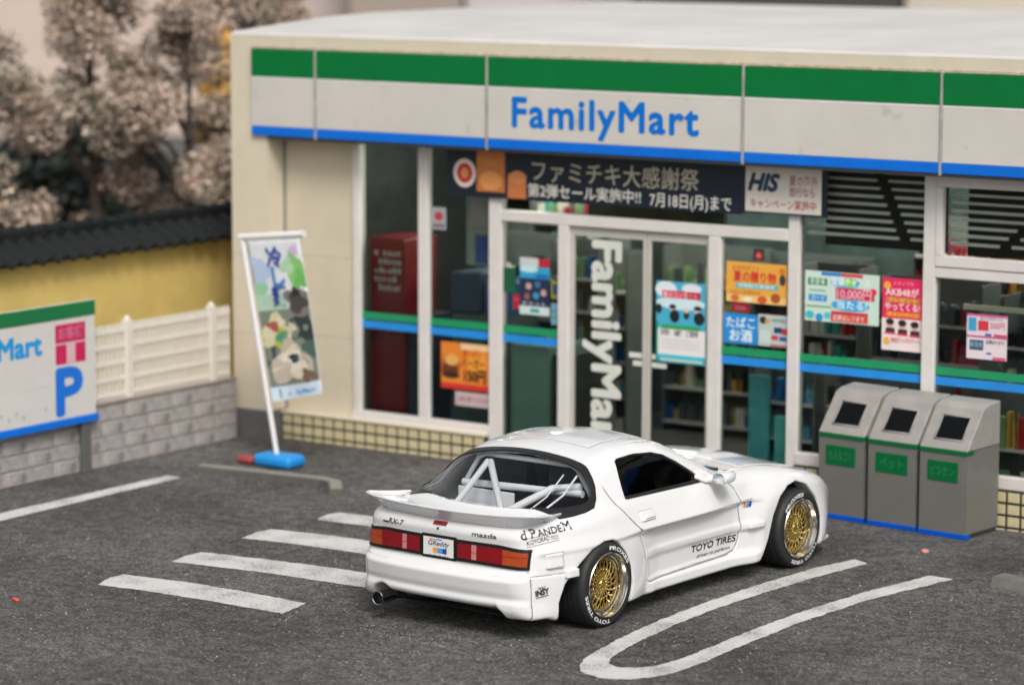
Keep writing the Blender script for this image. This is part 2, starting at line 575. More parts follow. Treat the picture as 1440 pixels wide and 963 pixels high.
WPL = mat('white_plastic_fence', (.70, .655, .59), rough=.5, var=.05, scale=12)
lf = thing('lattice_fence', 'cream white plastic lattice fence standing on the low grey block wall', 'fence', (.06, 0, .575))
for zc in (.045, .180, .325, .470, .610):
    MB().box(-.012, .018, -4.95, -.14, zc - .019, zc + .019, ch=.003).build('rail', WPL, lf)
pst = None
for yc in (-.40, -1.55, -2.70, -3.85, -4.93):
    if pst is None:
        m_ = MB().box(-.03, .042, -.035, .035, 0, .70, ch=.005); m_.lathe([(0, .03), (.02, .028), (.035, .0)], 12, c=(.006, 0, .70), axis='z')
        pst = m_.build('post', WPL, lf, loc=(0, yc, 0))
    else:
        share(pst, lf, (0, yc, 0))
sl = MB(); y = -.16
while y > -4.94:
    sl.box(-.010, .0165, y - .0115, y + .0115, .0, .672)
    y -= .055
tag(sl.build('slats', WPL, lf), kind='stuff')

# ================================================================ the shop
CREAM = mat('cream_render', srgb(211, 201, 181), rough=.7, var=.045, scale=3.0, bump=.0015, bscale=50)
CREAM2 = mat('cream_panel', srgb(204, 194, 173), rough=.7, var=.05, scale=3.0, bump=.0015, bscale=50)
GREYB = mat('plinth_grey', (.13, .13, .132), rough=.8, var=.12, scale=8)
ROOFW = mat('roof_white', (.56, .545, .53), rough=.75, var=.10, scale=.8, bump=.001, bscale=8)
FRAME = mat('frame_white', (.70, .665, .64), rough=.45, var=.05, scale=6)
FPAN = mat('fascia_white', (.60, .57, .535), rough=.55, spec=.25, var=.06, scale=1.6, speck=(5, .66, (.50, .47, .43)), bump=.0006, bscale=60)
FGRN = mat('fascia_green', srgb(0, 112, 54), rough=.6, var=.06, scale=5, spec=.2)
FBLU = mat('fascia_blue', srgb(10, 108, 214), rough=.5, var=.05, scale=5, spec=.2)
LBLU = mat('letter_blue', srgb(0, 112, 204), rough=.5, var=.03, spec=.2)
TAN = mat('edge_tan', (.52, .44, .33), rough=.85, var=.25, scale=14, bump=.002, bscale=40)
TILE = mat('cream_tile', srgb(206, 194, 154), rough=.4, var=.12, scale=5, coat=.2)
GROUT = mat('dark_grout', (.035, .036, .030), rough=.9, var=.2)
SGLASS = glass_mat('shop_glass', (.83, .86, .85), rough=.02, base_refl=.0, wob=.002, ior=1.2)
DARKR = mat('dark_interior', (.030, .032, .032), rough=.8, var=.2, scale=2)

shop = thing('convenience_store', 'cream convenience store with a green, white and blue fascia and a full glass front', 'shop', (0, 0, 0))
XR = 11.0
# corner pillar, side and recessed wall
MB().prism([(0, 0), (0, 6.8), (.18, 6.8), (.18, .30), (.42, .30), (.42, 0.0)], .272, 3.742, 'z').build('corner_pillar', CREAM, shop)
MB().prism([(-.006, -.006), (-.006, 6.8), (.186, 6.8), (.186, .30), (.43, .30), (.43, -.006)], 0, .27, 'z').build('plinth', GREYB, shop)
wl = MB().box(.42, 1.235, .26, .42, .262, 2.84)
wl.build('wall', CREAM2, shop)
for z in (.98, 1.72): MB().box(.421, 1.234, .2585, .262, z - .005, z + .005).build('wall_joint', mat('joint_line', (.47, .43, .35), rough=.8), shop)
for z in (.98, 1.72): MB().box(.0, .419, -.0015, .004, z - .004, z + .004).build('pillar_joint', MATS['joint_line'], shop)
MB().box(XR - .2, XR, .30, 6.8, .0, 3.6).build('side_wall', CREAM, shop)
MB().box(.18, XR - .2, 6.6, 6.8, .0, 3.6).build('back_wall', CREAM, shop)
# roof: front lip, gentle rise, flat top
prof = [(.05, 3.625), (.005, 3.64), (.003, 3.742), (.03, 3.768), (.35, 3.790), (1.0, 3.835), (1.6, 3.870), (2.2, 3.885), (3.4, 3.89), (6.6, 3.885), (6.82, 3.86), (6.84, 3.80), (6.84, 3.62)]
rf = MB().prism([(y_, max(z_, 3.7435)) for y_, z_ in prof], .003, XR + .02, 'x')
MB().box(.425, XR, -.004, .25, 3.622, 3.7425).build('parapet', CREAM, shop)
MB().box(.0, XR, 6.60, 6.82, 3.6, 3.7425).build('rear_parapet', CREAM, shop)
ro = rf.build('roof', ROOFW, shop)
bv = ro.modifiers.new('bevel', 'BEVEL'); bv.width = .03; bv.segments = 3; bv.limit_method = 'ANGLE'; bv.angle_limit = math.radians(50)
MB().box(.26, XR, -.012, -.0045, 3.622, 3.650, ch=.003).build('roof_edge_trim', TAN, shop)
MB().box(.245, XR, .004, .25, 2.842, 3.62).build('fascia_box', FRAME, shop)
MB().box(.421, .434, .235, .2595, .275, 2.80).build('corner_shade_strip', mat('corner_shade_tone', (.24, .225, .19), rough=.8), shop)  # thin darker strip painting the shade line in the recess corner
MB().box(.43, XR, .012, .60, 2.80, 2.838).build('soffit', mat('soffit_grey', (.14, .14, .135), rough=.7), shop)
# fascia panels
SEAMS = [.262, 1.020, 2.915, 5.485, 7.285, 9.4, 11.0]
for i in range(len(SEAMS) - 1):
    a, b = SEAMS[i] + .012, SEAMS[i + 1] - .012
    p = MB().box(a, b, -.034, 0, 2.917, 3.368, ch=.003).build('fascia_panel', FPAN, shop)
    MB().box(a, b, -.036, 0, 3.370, 3.618, ch=.003).build('green_stripe', FGRN, p)
    MB().box(a, b, -.040, 0, 2.832, 2.915, ch=.004).build('blue_stripe', FBLU, p)
    MB().box(a, b, -.0355, -.0335, 3.350, 3.368).build('pale_line', mat('pale_line_white', (.72, .72, .70), rough=.5), p)
    if i == 3 - 1:
        tx = MB()
        tx.text('FamilyMart', (3.190, -.0365, 3.035), (1, 0, 0), (0, 0, 1), .250, 0, bold=.034, spacing=1.12, width=1.865)
        tx.build('sign_lettering', LBLU, p)
for s_ in SEAMS[1:-1]:
    MB().box(s_ - .011, s_ + .011, -.045, 0, 2.815, 3.63, ch=.003).build('seam_strip', mat('seam_metal', (.42, .42, .39), rough=.4, metal=.3, var=.2, scale=10), shop)

# window and door frames (front plane y = .22)
YF = .225
def fbar(name, x0, x1, z0, z1, d=.075, par=None, m=None, y=YF):
    return MB().box(x0, x1, y, y + d, z0, z1, ch=.005).build(name, m or FRAME, par or shop)
fbar('mullion', 1.237, 1.312, .334, 2.80)
fbar('mullion', 1.975, 2.085, .334, 2.80)
fbar('mullion', 2.752, 2.880, .02, 2.80, d=.10)
fbar('mullion', 3.487, 3.595, .02, 2.172)
fbar('mullion', 5.010, 5.128, .02, 2.172)
fbar('mullion', 5.780, 5.882, .02, 2.80, d=.10)
fbar('mullion', 7.020, 7.130, .02, 2.80, d=.10)
fbar('mullion', 9.30, 9.41, .02, 2.80, d=.10)
fbar('header', 2.882, 5.778, 2.174, 2.268, d=.10)
fbar('transom_bar', 7.132, 9.298, 2.062, 2.150, d=.07, y=YF - .01)
fbar('transom_bar', 7.132, 9.298, 1.972, 2.056)
fbar('transom_stile', 7.132, 7.190, 2.152, 2.70, d=.06, y=YF - .01)
fbar('transom_head', 7.132, 9.298, 2.702, 2.79, d=.06, y=YF - .01)
fbar('sill', 1.237, 2.750, .240, .332, d=.11, y=YF - .02)
fbar('sill', 5.884, 7.018, .318, .418, d=.11, y=YF - .02)
fbar('sill', 7.132, 9.298, .318, .418, d=.11, y=YF - .02)
fbar('threshold', 2.882, 5.778, .0, .035, d=.11, m=mat('threshold_steel', (.30, .30, .29), rough=.4, metal=.5))
# panes with their coloured safety bands
def pane(x0, x1, z0, z1, bands=True, par=None, y=.272):
    p = MB().box(x0, x1, y, y + .006, z0, z1).build('glass_pane', SGLASS, par or shop)
    if bands:
        MB().box(x0, x1, y - .006, y - .002, 1.180, 1.246).build('green_band', mat('band_green', srgb(20, 146, 96), rough=.4, var=.06), p)
        MB().box(x0, x1, y - .006, y - .002, 1.098, 1.166).build('blue_band', mat('band_blue', srgb(30, 140, 222), rough=.4, var=.06), p)
    return p
pane(1.312, 1.975, .334, 2.80); pane(2.085, 2.752, .334, 2.80); pane(2.880, 3.487, .04, 2.172)
pane(5.128, 5.780, .04, 2.172); pane(5.882, 7.020, .42, 2.80); pane(7.130, 9.30, .42, 1.972)
pane(7.19, 9.30, 2.15, 2.70, False); pane(2.88, 5.78, 2.268, 2.80, False)
# sliding doors
DST = mat('door_stile_grey', (.52, .50, .46), rough=.4, var=.05)
for (a, b, nm) in ((3.597, 4.375, 'l'), (4.381, 5.008, 'r')):
    d = bpy.data.objects.new('sliding_door', None); COL.objects.link(d); d.parent = shop
    y = .262
    MB().box(a, a + .035, y, y + .04, .04, 2.165, ch=.003).build('stile', DST, d)
    MB().box(b - .035, b, y, y + .04, .04, 2.165, ch=.003).build('stile', DST, d)
    MB().box(a + .036, b - .036, y, y + .04, 2.09, 2.165, ch=.003).build('top_rail', DST, d)
    MB().box(a + .036, b - .036, y, y + .04, .04, .12, ch=.003).build('bottom_rail', DST, d)
    pane(a + .035, b - .035, .12, 2.09, False, d, y + .018)
    if nm == 'l':
        t = MB()
        t.text('FamilyMart', (3.825, y + .014, 2.045), (0, 0, -1), (1, 0, 0), .285, 0, bold=.045, spacing=1.02, width=1.86)
        t.build('door_lettering', mat('door_letter_white', (.68, .70, .64), rough=.5, var=.05), d)
        t2 = MB()
        for k_, zz in enumerate((1.07, 1.00)):
            t2.box(4.20 + .04 * k_, 4.33 + .0 * k_, y + .010, y + .013, zz, zz + .045)
        t2.build('open_mark', MATS['door_letter_white'], d)
    else:
        t2 = MB()
        for k_, zz in enumerate((1.07, 1.00)):
            t2.box(4.43, 4.53 + .05 * k_, y + .010, y + .013, zz, zz + .045)
        t2.build('open_mark', MATS['door_letter_white'], d)

# tiled base under the windows: every tile a piece
def tile_base(x0, x1, ztop, rows, ypl=.165, depth=.10):
    par = bpy.data.objects.new('tiled_base', None); COL.objects.link(par); par.parent = shop
    par.location = (x0, ypl, 0)
    zoff = ztop - rows * .098
    MB().box(0, x1 - x0, .006, depth, 0, ztop).build('grout_bed', GROUT, par)
    n = int(round((x1 - x0) / .124)); w_ = (x1 - x0) / n; h_ = .098
    t_ = None
    for r in range(rows):
        for i in range(n):
            if t_ is None:
                t_ = MB().box(.011, w_ - .011, -.003, .010, .011, h_ - .011, ch=.003).build('tile', TILE, par, loc=(0, 0, zoff))
            else:
                share(t_, par, (i * w_, jit(.0012), zoff + r * h_))
tile_base(.44, 2.750, .236, 3)
tile_base(5.884, 9.298, .315, 4)
MB().box(.43, 2.752, .15, .26, .237, .261, ch=.003).build('base_ledge', CREAM2, shop)
# ================================================================ inside the shop
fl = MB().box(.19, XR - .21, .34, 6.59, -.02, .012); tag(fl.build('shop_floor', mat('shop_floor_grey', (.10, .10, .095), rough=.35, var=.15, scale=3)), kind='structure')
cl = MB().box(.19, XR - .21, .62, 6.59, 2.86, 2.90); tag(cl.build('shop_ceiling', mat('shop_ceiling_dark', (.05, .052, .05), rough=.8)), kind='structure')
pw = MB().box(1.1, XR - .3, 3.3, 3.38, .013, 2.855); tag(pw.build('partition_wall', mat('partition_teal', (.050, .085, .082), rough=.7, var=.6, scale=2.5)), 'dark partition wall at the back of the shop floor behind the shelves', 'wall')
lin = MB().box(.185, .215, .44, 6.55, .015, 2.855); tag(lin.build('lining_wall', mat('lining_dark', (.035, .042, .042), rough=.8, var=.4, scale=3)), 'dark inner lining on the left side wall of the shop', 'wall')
LAMPM = mat('tube_light', (.8, .8, .75), rough=.5, emit=((1, .97, .86), 95))
for i, (x, y, L, a) in enumerate([(1.55, 1.5, .9, 0), (2.45, 1.35, .9, 0), (3.3, 2.3, 1.1, 0), (4.6, 2.4, 1.1, 0), (6.1, 2.2, 1.1, 0), (7.6, 2.2, 1.2, 0)]):
    t = thing('ceiling_light', ['tube light hanging behind the leftmost shop window', 'tube light hanging behind the second shop window', 'tube light above the pane left of the door', 'tube light above the sliding doors',
              'tube light behind the pane with the red poster', 'tube light behind the far right window'][i], 'light', (x, y, 2.74), math.radians(90 + 12 * (i % 2)), 'tube lights on the shop ceiling')
    MB().box(-L / 2, L / 2, -.05, .05, .03, .10, ch=.004).build('housing', FRAME, t)
    MB().tube([(-L / 2 + .03, 0, .012), (L / 2 - .03, 0, .012)], .026, n=10).build('tube', LAMPM, t)

PROD = [mat('prod_%d' % i, c, rough=.45, var=.12, scale=20) for i, c in enumerate([srgb(*q) for q in ((196, 40, 44), (40, 110, 180), (236, 232, 216), (70, 170, 156), (220, 178, 80), (90, 96, 100), (176, 60, 90), (110, 180, 206), (34, 36, 40), (140, 180, 130))])]
def shelf_unit(x, y, w, h, d, n, label, rot=0, cols=None, name='shelf_unit', body=None, hmin=.08, hmax=.22):
    t = thing(name, label, 'shelf', (x, y, .013), rot, 'shelving inside the shop')
    f = MB()
    f.box(-w / 2, w / 2, d / 2 - .02, d / 2, 0, h)
    f.box(-w / 2, -w / 2 + .02, -d / 2, d / 2 - .021, 0, h); f.box(w / 2 - .02, w / 2, -d / 2, d / 2 - .021, 0, h)
    f.build('carcass', body or mat('shelf_grey', (.16, .18, .17), rough=.5), t)
    s0 = None
    for k in range(n):
        z = .08 + k * (h - .12) / n
        if s0 is None:
            s0 = MB().box(-w / 2 + .021, w / 2 - .021, -d / 2, d / 2 - .021, -.012, .012, ch=.002).build('shelf', FRAME, t, loc=(0, 0, z))
        else: share(s0, t, (0, 0, z))
        pr_ = MB(); xx = -w / 2 + .03
        while xx < w / 2 - .08:
            ww = random.uniform(.022, .060); hh = random.uniform(hmin, min(hmax, (h - .12) / n - .05)); c = random.choice(cols or range(10))
            rep_ = random.randint(1, 3)
            for _ in range(rep_):
                if xx + ww > w / 2 - .03: break
                yf = -d / 2 + .01 + random.uniform(0, .03)
                if random.random() < .5: pr_.box(xx, xx + ww - .006, yf, yf + .08, z + .013, z + .013 + hh, c)
                else: pr_.lathe([(z + .013, .0), (z + .013, ww * .42), (z + .013 + hh * .65, ww * .42), (z + .013 + hh * .8, ww * .16), (z + .013 + hh, ww * .16), (z + .013 + hh, 0)], 8, c, (xx + ww / 2, yf + .045, 0), 'z')
                xx += ww
        tag(pr_.build('goods', PROD, t), kind='stuff')
    return t
shelf_unit(5.45, .95, .60, 1.05, .35, 3, 'low shelf of teal and cyan goods behind the pane right of the door', cols=[3, 7, 3, 7, 1])
shelf_unit(6.45, .80, 1.05, 1.12, .35, 3, 'shelf of pale bottles behind the three rubbish bins', cols=[3, 2, 5, 8, 3, 9])
shelf_unit(6.45, 1.60, 1.05, 1.75, .35, 5, 'tall shelf of dark red and black goods behind the pane with the red poster', cols=[0, 8, 5, 6, 8, 5])
shelf_unit(7.75, .75, 1.10, 1.05, .30, 2, 'magazine rack behind the far right window', cols=[0, 2, 6, 9, 4], hmin=.2, hmax=.3)
shelf_unit(7.75, 1.50, 1.10, 1.70, .35, 4, 'tall shelf of dark bottles behind the far right window', cols=[8, 5, 2, 8, 1])
shelf_unit(8.95, 1.20, 1.10, 1.70, .35, 4, 'tall shelf nearest to the right end of the shop', cols=[8, 5, 2, 0])
shelf_unit(4.70, 2.60, 1.10, 1.75, .35, 5, 'tall dark shelf straight behind the right door leaf', cols=[8, 5, 2, 5, 6, 0, 7])
shelf_unit(3.60, 2.75, 1.00, 1.75, .35, 5, 'tall dark shelf straight behind the left door leaf', cols=[8, 5, 2, 9, 4, 1])
shelf_unit(1.95, 2.4, .80, 1.9, .35, 5, 'tall shelf of mixed goods seen deep behind the leftmost shop window')
shelf_unit(2.95, 1.9, .60, 1.75, .35, 5, 'tall shelf of blue and yellow goods above the sage counter', cols=[1, 4, 7, 2, 9])
shelf_unit(2.35, 1.45, .80, 1.9, .35, 5, 'tall shelf of grey and green goods behind the second window from the left', cols=[5, 3, 9, 8, 2])
shelf_unit(2.42, 2.2, .9, 2.3, .35, 7, 'very tall shelf of small pale goods above the photocopier', cols=[2, 5, 7, 9, 3, 6], hmin=.12, hmax=.25)
shelf_unit(6.45, 2.40, 1.1, 2.2, .35, 7, 'very tall shelf of red and brown goods deep behind the pane with the red poster', cols=[0, 6, 5, 8, 4], hmin=.12)
shelf_unit(7.75, 2.30, 1.1, 2.0, .35, 6, 'very tall shelf of red and white goods deep behind the far right window', cols=[0, 6, 2, 8, 5], hmin=.12)
shelf_unit(5.45, 1.70, .60, 1.8, .35, 6, 'tall narrow shelf of red and green goods behind the teal display stand', cols=[0, 9, 8, 2, 3])
shelf_unit(3.05, 1.30, .50, 1.9, .3, 6, 'tall narrow shelf of green and blue goods just behind the sage counter', cols=[9, 3, 1, 5, 2])
# copier-like cabinets close to the glass
cab = thing('drinks_cabinet', 'dark red cabinet with white lettering behind the leftmost shop window', 'cabinet', (1.50, .62, .013))
MB().box(-.22, .18, -.2, .3, 0, 1.90, ch=.01).build('cabinet_body', mat('maroon', srgb(118, 16, 30), rough=.4, var=.12, scale=4), cab)
lt = MB()
for q, (s_, z_) in enumerate((('COFFEE', 1.73), ('ICE', 1.62), ('DRINK', 1.51))):
    pass
for q in range(6):
    for r_ in range(5):
        if random.random() < .8:
            lt.box(-.16 + .052 * q, -.16 + .052 * q + random.uniform(.022, .042), -.206, -.202, 1.42 + .08 * r_, 1.42 + .08 * r_ + random.uniform(.03, .055))
lt.build('cabinet_panel', mat('cab_white', (.42, .44, .44), rough=.5), cab)
MB().box(.182, .34, -.16, .3, 0, 1.2, ch=.006).build('side_unit', mat('navy_unit', (.03, .045, .07), rough=.4), cab)
cp = thing('photocopier', 'grey and navy photocopier behind the second window from the left', 'copier', (2.42, .80, .013))
MB().box(-.32, .32, -.25, .25, 0, .95, ch=.02).build('copier_body', mat('copier_green_grey', (.10, .14, .135), rough=.5), cp)
MB().box(-.32, .02, -.25, .2, 1.26, 1.62, ch=.01).build('copier_screen', mat('copier_navy', (.035, .06, .10), rough=.35), cp)
MB().box(.06, .32, -.25, .2, 1.26, 1.56, ch=.01).build('copier_lid', mat('copier_blue', (.04, .12, .32), rough=.35), cp)
MB().box(-.32, .32, -.22, .25, .951, 1.259).build('copier_neck', MATS['copier_green_grey'], cp)
ct = thing('service_counter', 'plain grey green counter behind the pane left of the door', 'counter', (3.08, .55, .013))
MB().box(-.20, .22, -.18, .4, 0, 1.05, ch=.01).build('counter_front', mat('counter_sage', srgb(112, 146, 132), rough=.5, var=.08, scale=3), ct)
MB().box(.222, .40, -.12, .4, 0, .98).build('counter_end', mat('counter_dark', (.03, .035, .03), rough=.6), ct)
# pale column seen behind the second window
col = MB().box(2.20, 2.50, .66, .72, 1.70, 2.80); tag(col.build('notice_column', mat('notice_pale', (.30, .36, .32), rough=.6, var=.15, scale=6)), 'pale green notice column behind the second window from the left', 'column')
cb2 = MB().box(2.30, 2.44, .655, .659, 1.72, 1.98); tag(cb2.build('notice_card', mat('notice_blue', srgb(60, 90, 160), rough=.5)), 'small blue notice pinned on the pale green notice column', 'notice')
cb3 = MB().box(2.25, 2.42, .655, .659, 2.06, 2.36); tag(cb3.build('notice_card', mat('notice_grey', (.42, .38, .38), rough=.5)), 'grey pink notice near the top of the pale green notice column', 'notice')
# teal display panel and cyan bag on the right of the door
bgm = thing('teal_banner_stand', 'tall teal display stand behind the pane right of the door', 'display', (5.30, .62, .013))
MB().box(-.10, .10, -.02, .02, .02, .95, ch=.004).build('display_panel', mat('teal_panel', srgb(70, 160, 165), rough=.4, var=.25, scale=6), bgm)
MB().box(.16, .34, -.02, .04, .02, .62, ch=.004).build('display_bag', mat('cyan_panel', srgb(90, 190, 180), rough=.4, var=.2, scale=6), bgm)
# solid cream strips imitating lamp light and reflections in the right-hand windows
SLM = mat('streak_cream', (.80, .76, .68), rough=.5, var=.08)
def light_streaks(x0, x1, zt, nn, label, gapx, pitch=.066):
    t = thing('light_streak_set', label, 'light_streak', (x0, .36, 0), 0, 'light streaks imitated behind the right-hand windows')
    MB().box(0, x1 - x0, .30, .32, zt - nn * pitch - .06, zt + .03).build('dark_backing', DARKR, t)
    for i in range(nn):
        z = zt - i * pitch
        g0 = gapx(i)
        w_ = .020 if i < 3 else .024
        MB().box(0, g0, -.01, .02, z - w_ / 2, z + w_ / 2).build('slat', SLM, t)  # left part of an imitated light streak, not a real slat
        MB().box(g0 + .11, x1 - x0, -.01, .02, z - w_ / 2, z + w_ / 2).build('slat', SLM, t)  # right part of the same imitated light streak
    return t
light_streaks(5.89, 7.015, 2.775, 9, 'cream strips imitating lamp light high behind the pane with the red poster', lambda i: .60 + .030 * i)
light_streaks(7.20, 9.28, 2.70, 8, 'cream strips imitating lamp light in the upper far right window', lambda i: .95 - .075 * i)
rail = MB().box(7.30, 9.2, .40, .44, 1.71, 1.75); tag(rail.build('display_rail', mat('rail_cream', (.62, .58, .42), rough=.4)), 'pale horizontal display rail behind the far right window', 'rail')
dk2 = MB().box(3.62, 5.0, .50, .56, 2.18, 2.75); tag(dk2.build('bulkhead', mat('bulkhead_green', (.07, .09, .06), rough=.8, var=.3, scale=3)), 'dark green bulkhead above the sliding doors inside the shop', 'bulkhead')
# ================================================================ posters and notices on the glass
_PM = {}
def pcol(r, g, b):
    k = (r, g, b)
    if k not in _PM: _PM[k] = mat('print_%02x%02x%02x' % k, srgb(r, g, b), rough=.45, var=.03, scale=8)
    return _PM[k]
def poster(name, label, x0, x1, z0, z1, base, items, y=.262, cat='poster', thick=.003, group=None):
    """flat printed sheet; items are ('r', u0, v0, u1, v1, rgb), ('t', text, u, v, h, rgb, width, bold) or ('e', u, v, ru, rv, rgb), in sheet fractions with v upwards"""
    W_, H_ = x1 - x0, z1 - z0
    mats, idx = [pcol(*base)], {tuple(base): 0}
    def mi(c):
        if tuple(c) not in idx:
            idx[tuple(c)] = len(mats); mats.append(pcol(*c))
        return idx[tuple(c)]
    mb = MB().box(0, W_, 0, thick, 0, H_, 0)
    yy = -.0006
    for it in items:
        yy -= .0002
        if it[0] == 'r':
            _, u0, v0, u1, v1, c = it
            mb.quad((u0 * W_, yy, v0 * H_), ((u1 - u0) * W_, 0, 0), (0, 0, (v1 - v0) * H_), mi(c))
        elif it[0] == 'e':
            _, u_, v_, ru, rv, c = it
            mb.add([(u_ * W_ + ru * W_ * math.cos(a), yy, v_ * H_ + rv * H_ * math.sin(a)) for a in np.linspace(0, 2 * math.pi, 20, endpoint=False)], [tuple(range(20))], mi(c))
        else:
            _, s_, u_, v_, h_, c, wd = it[:7]
            mb.text(s_, (u_ * W_, yy, v_ * H_), (1, 0, 0), (0, 0, 1), h_ * H_, mi(c), width=wd * W_, bold=it[7] if len(it) > 7 else .01, shear=it[8] if len(it) > 8 else 0)
    o = mb.build(name, mats)
    o.location = (x0, y, z0)
    tag(o, label, cat, group)
    return o
WHT, BLK_, RED_, YLW = (232, 232, 226), (34, 36, 44), (206, 34, 60), (240, 196, 60)
# long dark banner above the doors
NAVY = (14, 28, 46)
bn = poster('chicken_banner', 'long navy banner with white Japanese lettering hanging above the sliding doors', 2.33, 5.36, 2.375, 2.80, NAVY, [
    ('e', .062, .48, .040, .30, (226, 214, 206)), ('e', .062, .48, .028, .21, (196, 44, 52)), ('e', .062, .48, .014, .11, (222, 150, 90)),
    ('r', .105, .12, .205, .98, (198, 118, 62)), ('e', .155, .84, .05, .18, (206, 128, 66)), ('e', .155, .35, .04, .2, (222, 152, 84)),
    ('r', .215, .02, .28, .52, (202, 120, 70)), ('e', .25, .45, .03, .14, (214, 140, 84)),
    ('t', 'ファミチキ大感謝祭', .30, .44, .33, (196, 190, 168), .56, .004),
    ('t', '第2弾セール実施中!!', .285, .10, .21, (226, 224, 216), .385, .012), ('t', '7月18日(月)まで', .70, .07, .22, (226, 224, 216), .265, .012)], y=.19, cat='banner', thick=.006)
poster('travel_sign', 'white framed HIS board at the right end of the long navy banner', 5.362, 6.16, 2.395, 2.80, NAVY, [
    ('r', .03, .04, .93, 1.0, (214, 208, 198)), ('t', 'HIS', .07, .48, .34, (22, 54, 84), .36, .06, .3), ('r', .06, .60, .18, .625, (22, 54, 84)),
    ('t', '夏の海外', .55, .62, .16, (150, 70, 76), .34), ('t', '旅行なら', .55, .40, .15, (150, 70, 76), .30), ('t', 'キャンペーン実施中', .09, .13, .15, (170, 60, 74), .78, .012)], y=.19, cat='sign', thick=.006)
poster('campaign_poster', 'wide white poster with red digits 10,000 beside a bright pink poster', 5.925, 6.612, 1.530, 1.945, (206, 226, 214), [
    ('r', .22, .92, .49, .99, (40, 130, 210)), ('r', .49, .92, .78, .99, (220, 70, 84)), ('r', .04, .72, .30, .86, (10, 120, 62)), ('r', .05, .40, .30, .53, (40, 150, 214)),
    ('t', '新登場', .07, .745, .09, (220, 240, 226), .20), ('t', 'カード', .09, .425, .08, (226, 240, 246), .18), ('r', .06, .60, .28, .63, (120, 180, 170)), ('r', .02, .28, .36, .31, (80, 170, 130)),
    ('e', .07, .12, .06, .08, (60, 190, 196)), ('e', .20, .08, .05, .08, (30, 150, 210)), ('e', .31, .13, .05, .07, (80, 200, 206)),
    ('e', .55, .80, .20, .10, (60, 180, 220)), ('e', .60, .82, .10, .09, (150, 206, 90)), ('t', '総額チャンス', .37, .76, .12, (240, 248, 250), .50, .02),
    ('r', .42, .48, .94, .70, (206, 30, 84)), ('t', '10,000円', .44, .50, .17, (238, 176, 190), .46, .03), ('e', .92, .66, .05, .07, (220, 50, 60)),
    ('e', .62, .36, .26, .11, (50, 170, 226)), ('t', '当たる!', .44, .30, .13, (232, 248, 252), .40, .02),
    ('r', .36, .18, .86, .23, (206, 40, 62)), ('r', .36, .03, .86, .17, (220, 76, 66)), ('t', '応募はレジまで', .39, .06, .08, (250, 226, 214), .42, .01)])
poster('idol_poster', 'bright pink poster with three small portraits beside the wide campaign poster', 6.642, 7.016, 1.345, 1.938, (226, 40, 96), [
    ('r', .0, .0, 1, .44, (236, 222, 220)), ('e', .12, .89, .09, .055, (236, 170, 60)), ('t', 'スタンプを', .26, .91, .035, (246, 170, 190), .5),
    ('t', 'AKB48が', .08, .76, .09, (250, 226, 230), .80, .02), ('r', .08, .66, .92, .735, (214, 120, 60)), ('t', 'プレゼント', .14, .675, .045, (246, 220, 110), .7),
    ('t', 'やってくる!', .07, .56, .085, (250, 226, 230), .84, .02), ('r', .10, .465, .94, .535, (232, 120, 50)), ('t', 'キャンペーン', .14, .48, .04, (250, 220, 90), .74),
    ('e', .20, .36, .085, .05, (214, 170, 150)), ('e', .50, .35, .085, .05, (214, 170, 150)), ('e', .80, .34, .085, .05, (214, 170, 150)),
    ('e', .20, .395, .10, .045, (40, 30, 36)), ('e', .50, .385, .10, .045, (40, 30, 36)), ('e', .80, .375, .10, .045, (40, 30, 36)),
    ('r', .10, .25, .32, .31, (56, 46, 54)), ('r', .40, .24, .62, .30, (56, 46, 54)), ('r', .70, .23, .92, .29, (56, 46, 54)),
    ('r', .08, .225, .34, .25, (226, 50, 90)), ('r', .38, .215, .64, .24, (226, 50, 90)), ('r', .68, .205, .94, .23, (226, 50, 90)),
    ('e', .13, .13, .08, .05, (240, 176, 70)), ('t', '限定グッズをゲット', .24, .12, .05, (216, 60, 100), .70)])
poster('orange_poster', 'orange and yellow poster at the top of the pane right of the door', 5.170, 5.752, 1.632, 1.970, (232, 170, 70), [
    ('r', .0, .0, 1, .18, (240, 196, 120)), ('t', 'お中元ギフト', .10, .80, .10, (196, 96, 50), .45), ('t', '夏の贈り物', .12, .54, .20, (214, 56, 44), .70, .03),
    ('r', .16, .36, .86, .48, (60, 180, 196)), ('t', '早期割引実施中', .20, .385, .07, (236, 248, 240), .6), ('t', 'ただいま受付中', .06, .20, .09, (196, 110, 40), .5),
    ('e', .15, .10, .07, .08, (214, 110, 60)), ('e', .36, .08, .08, .07, (236, 226, 190)), ('e', .60, .10, .08, .09, (206, 90, 50)), ('e', .82, .16, .08, .12, (170, 90, 40)),
    ('e', .93, .62, .05, .14, (60, 60, 70)), ('e', .92, .84, .05, .08, (226, 120, 40))])
poster('tobacco_notice', 'blue notice with white characters for tobacco and liquor under the orange poster', 5.150, 5.478, 1.278, 1.532, (20, 140, 214), [
    ('t', 'たばこ', .08, .56, .28, (226, 240, 248), .84, .02), ('t', 'お酒', .18, .12, .30, (226, 240, 248), .66, .03)], cat='notice')
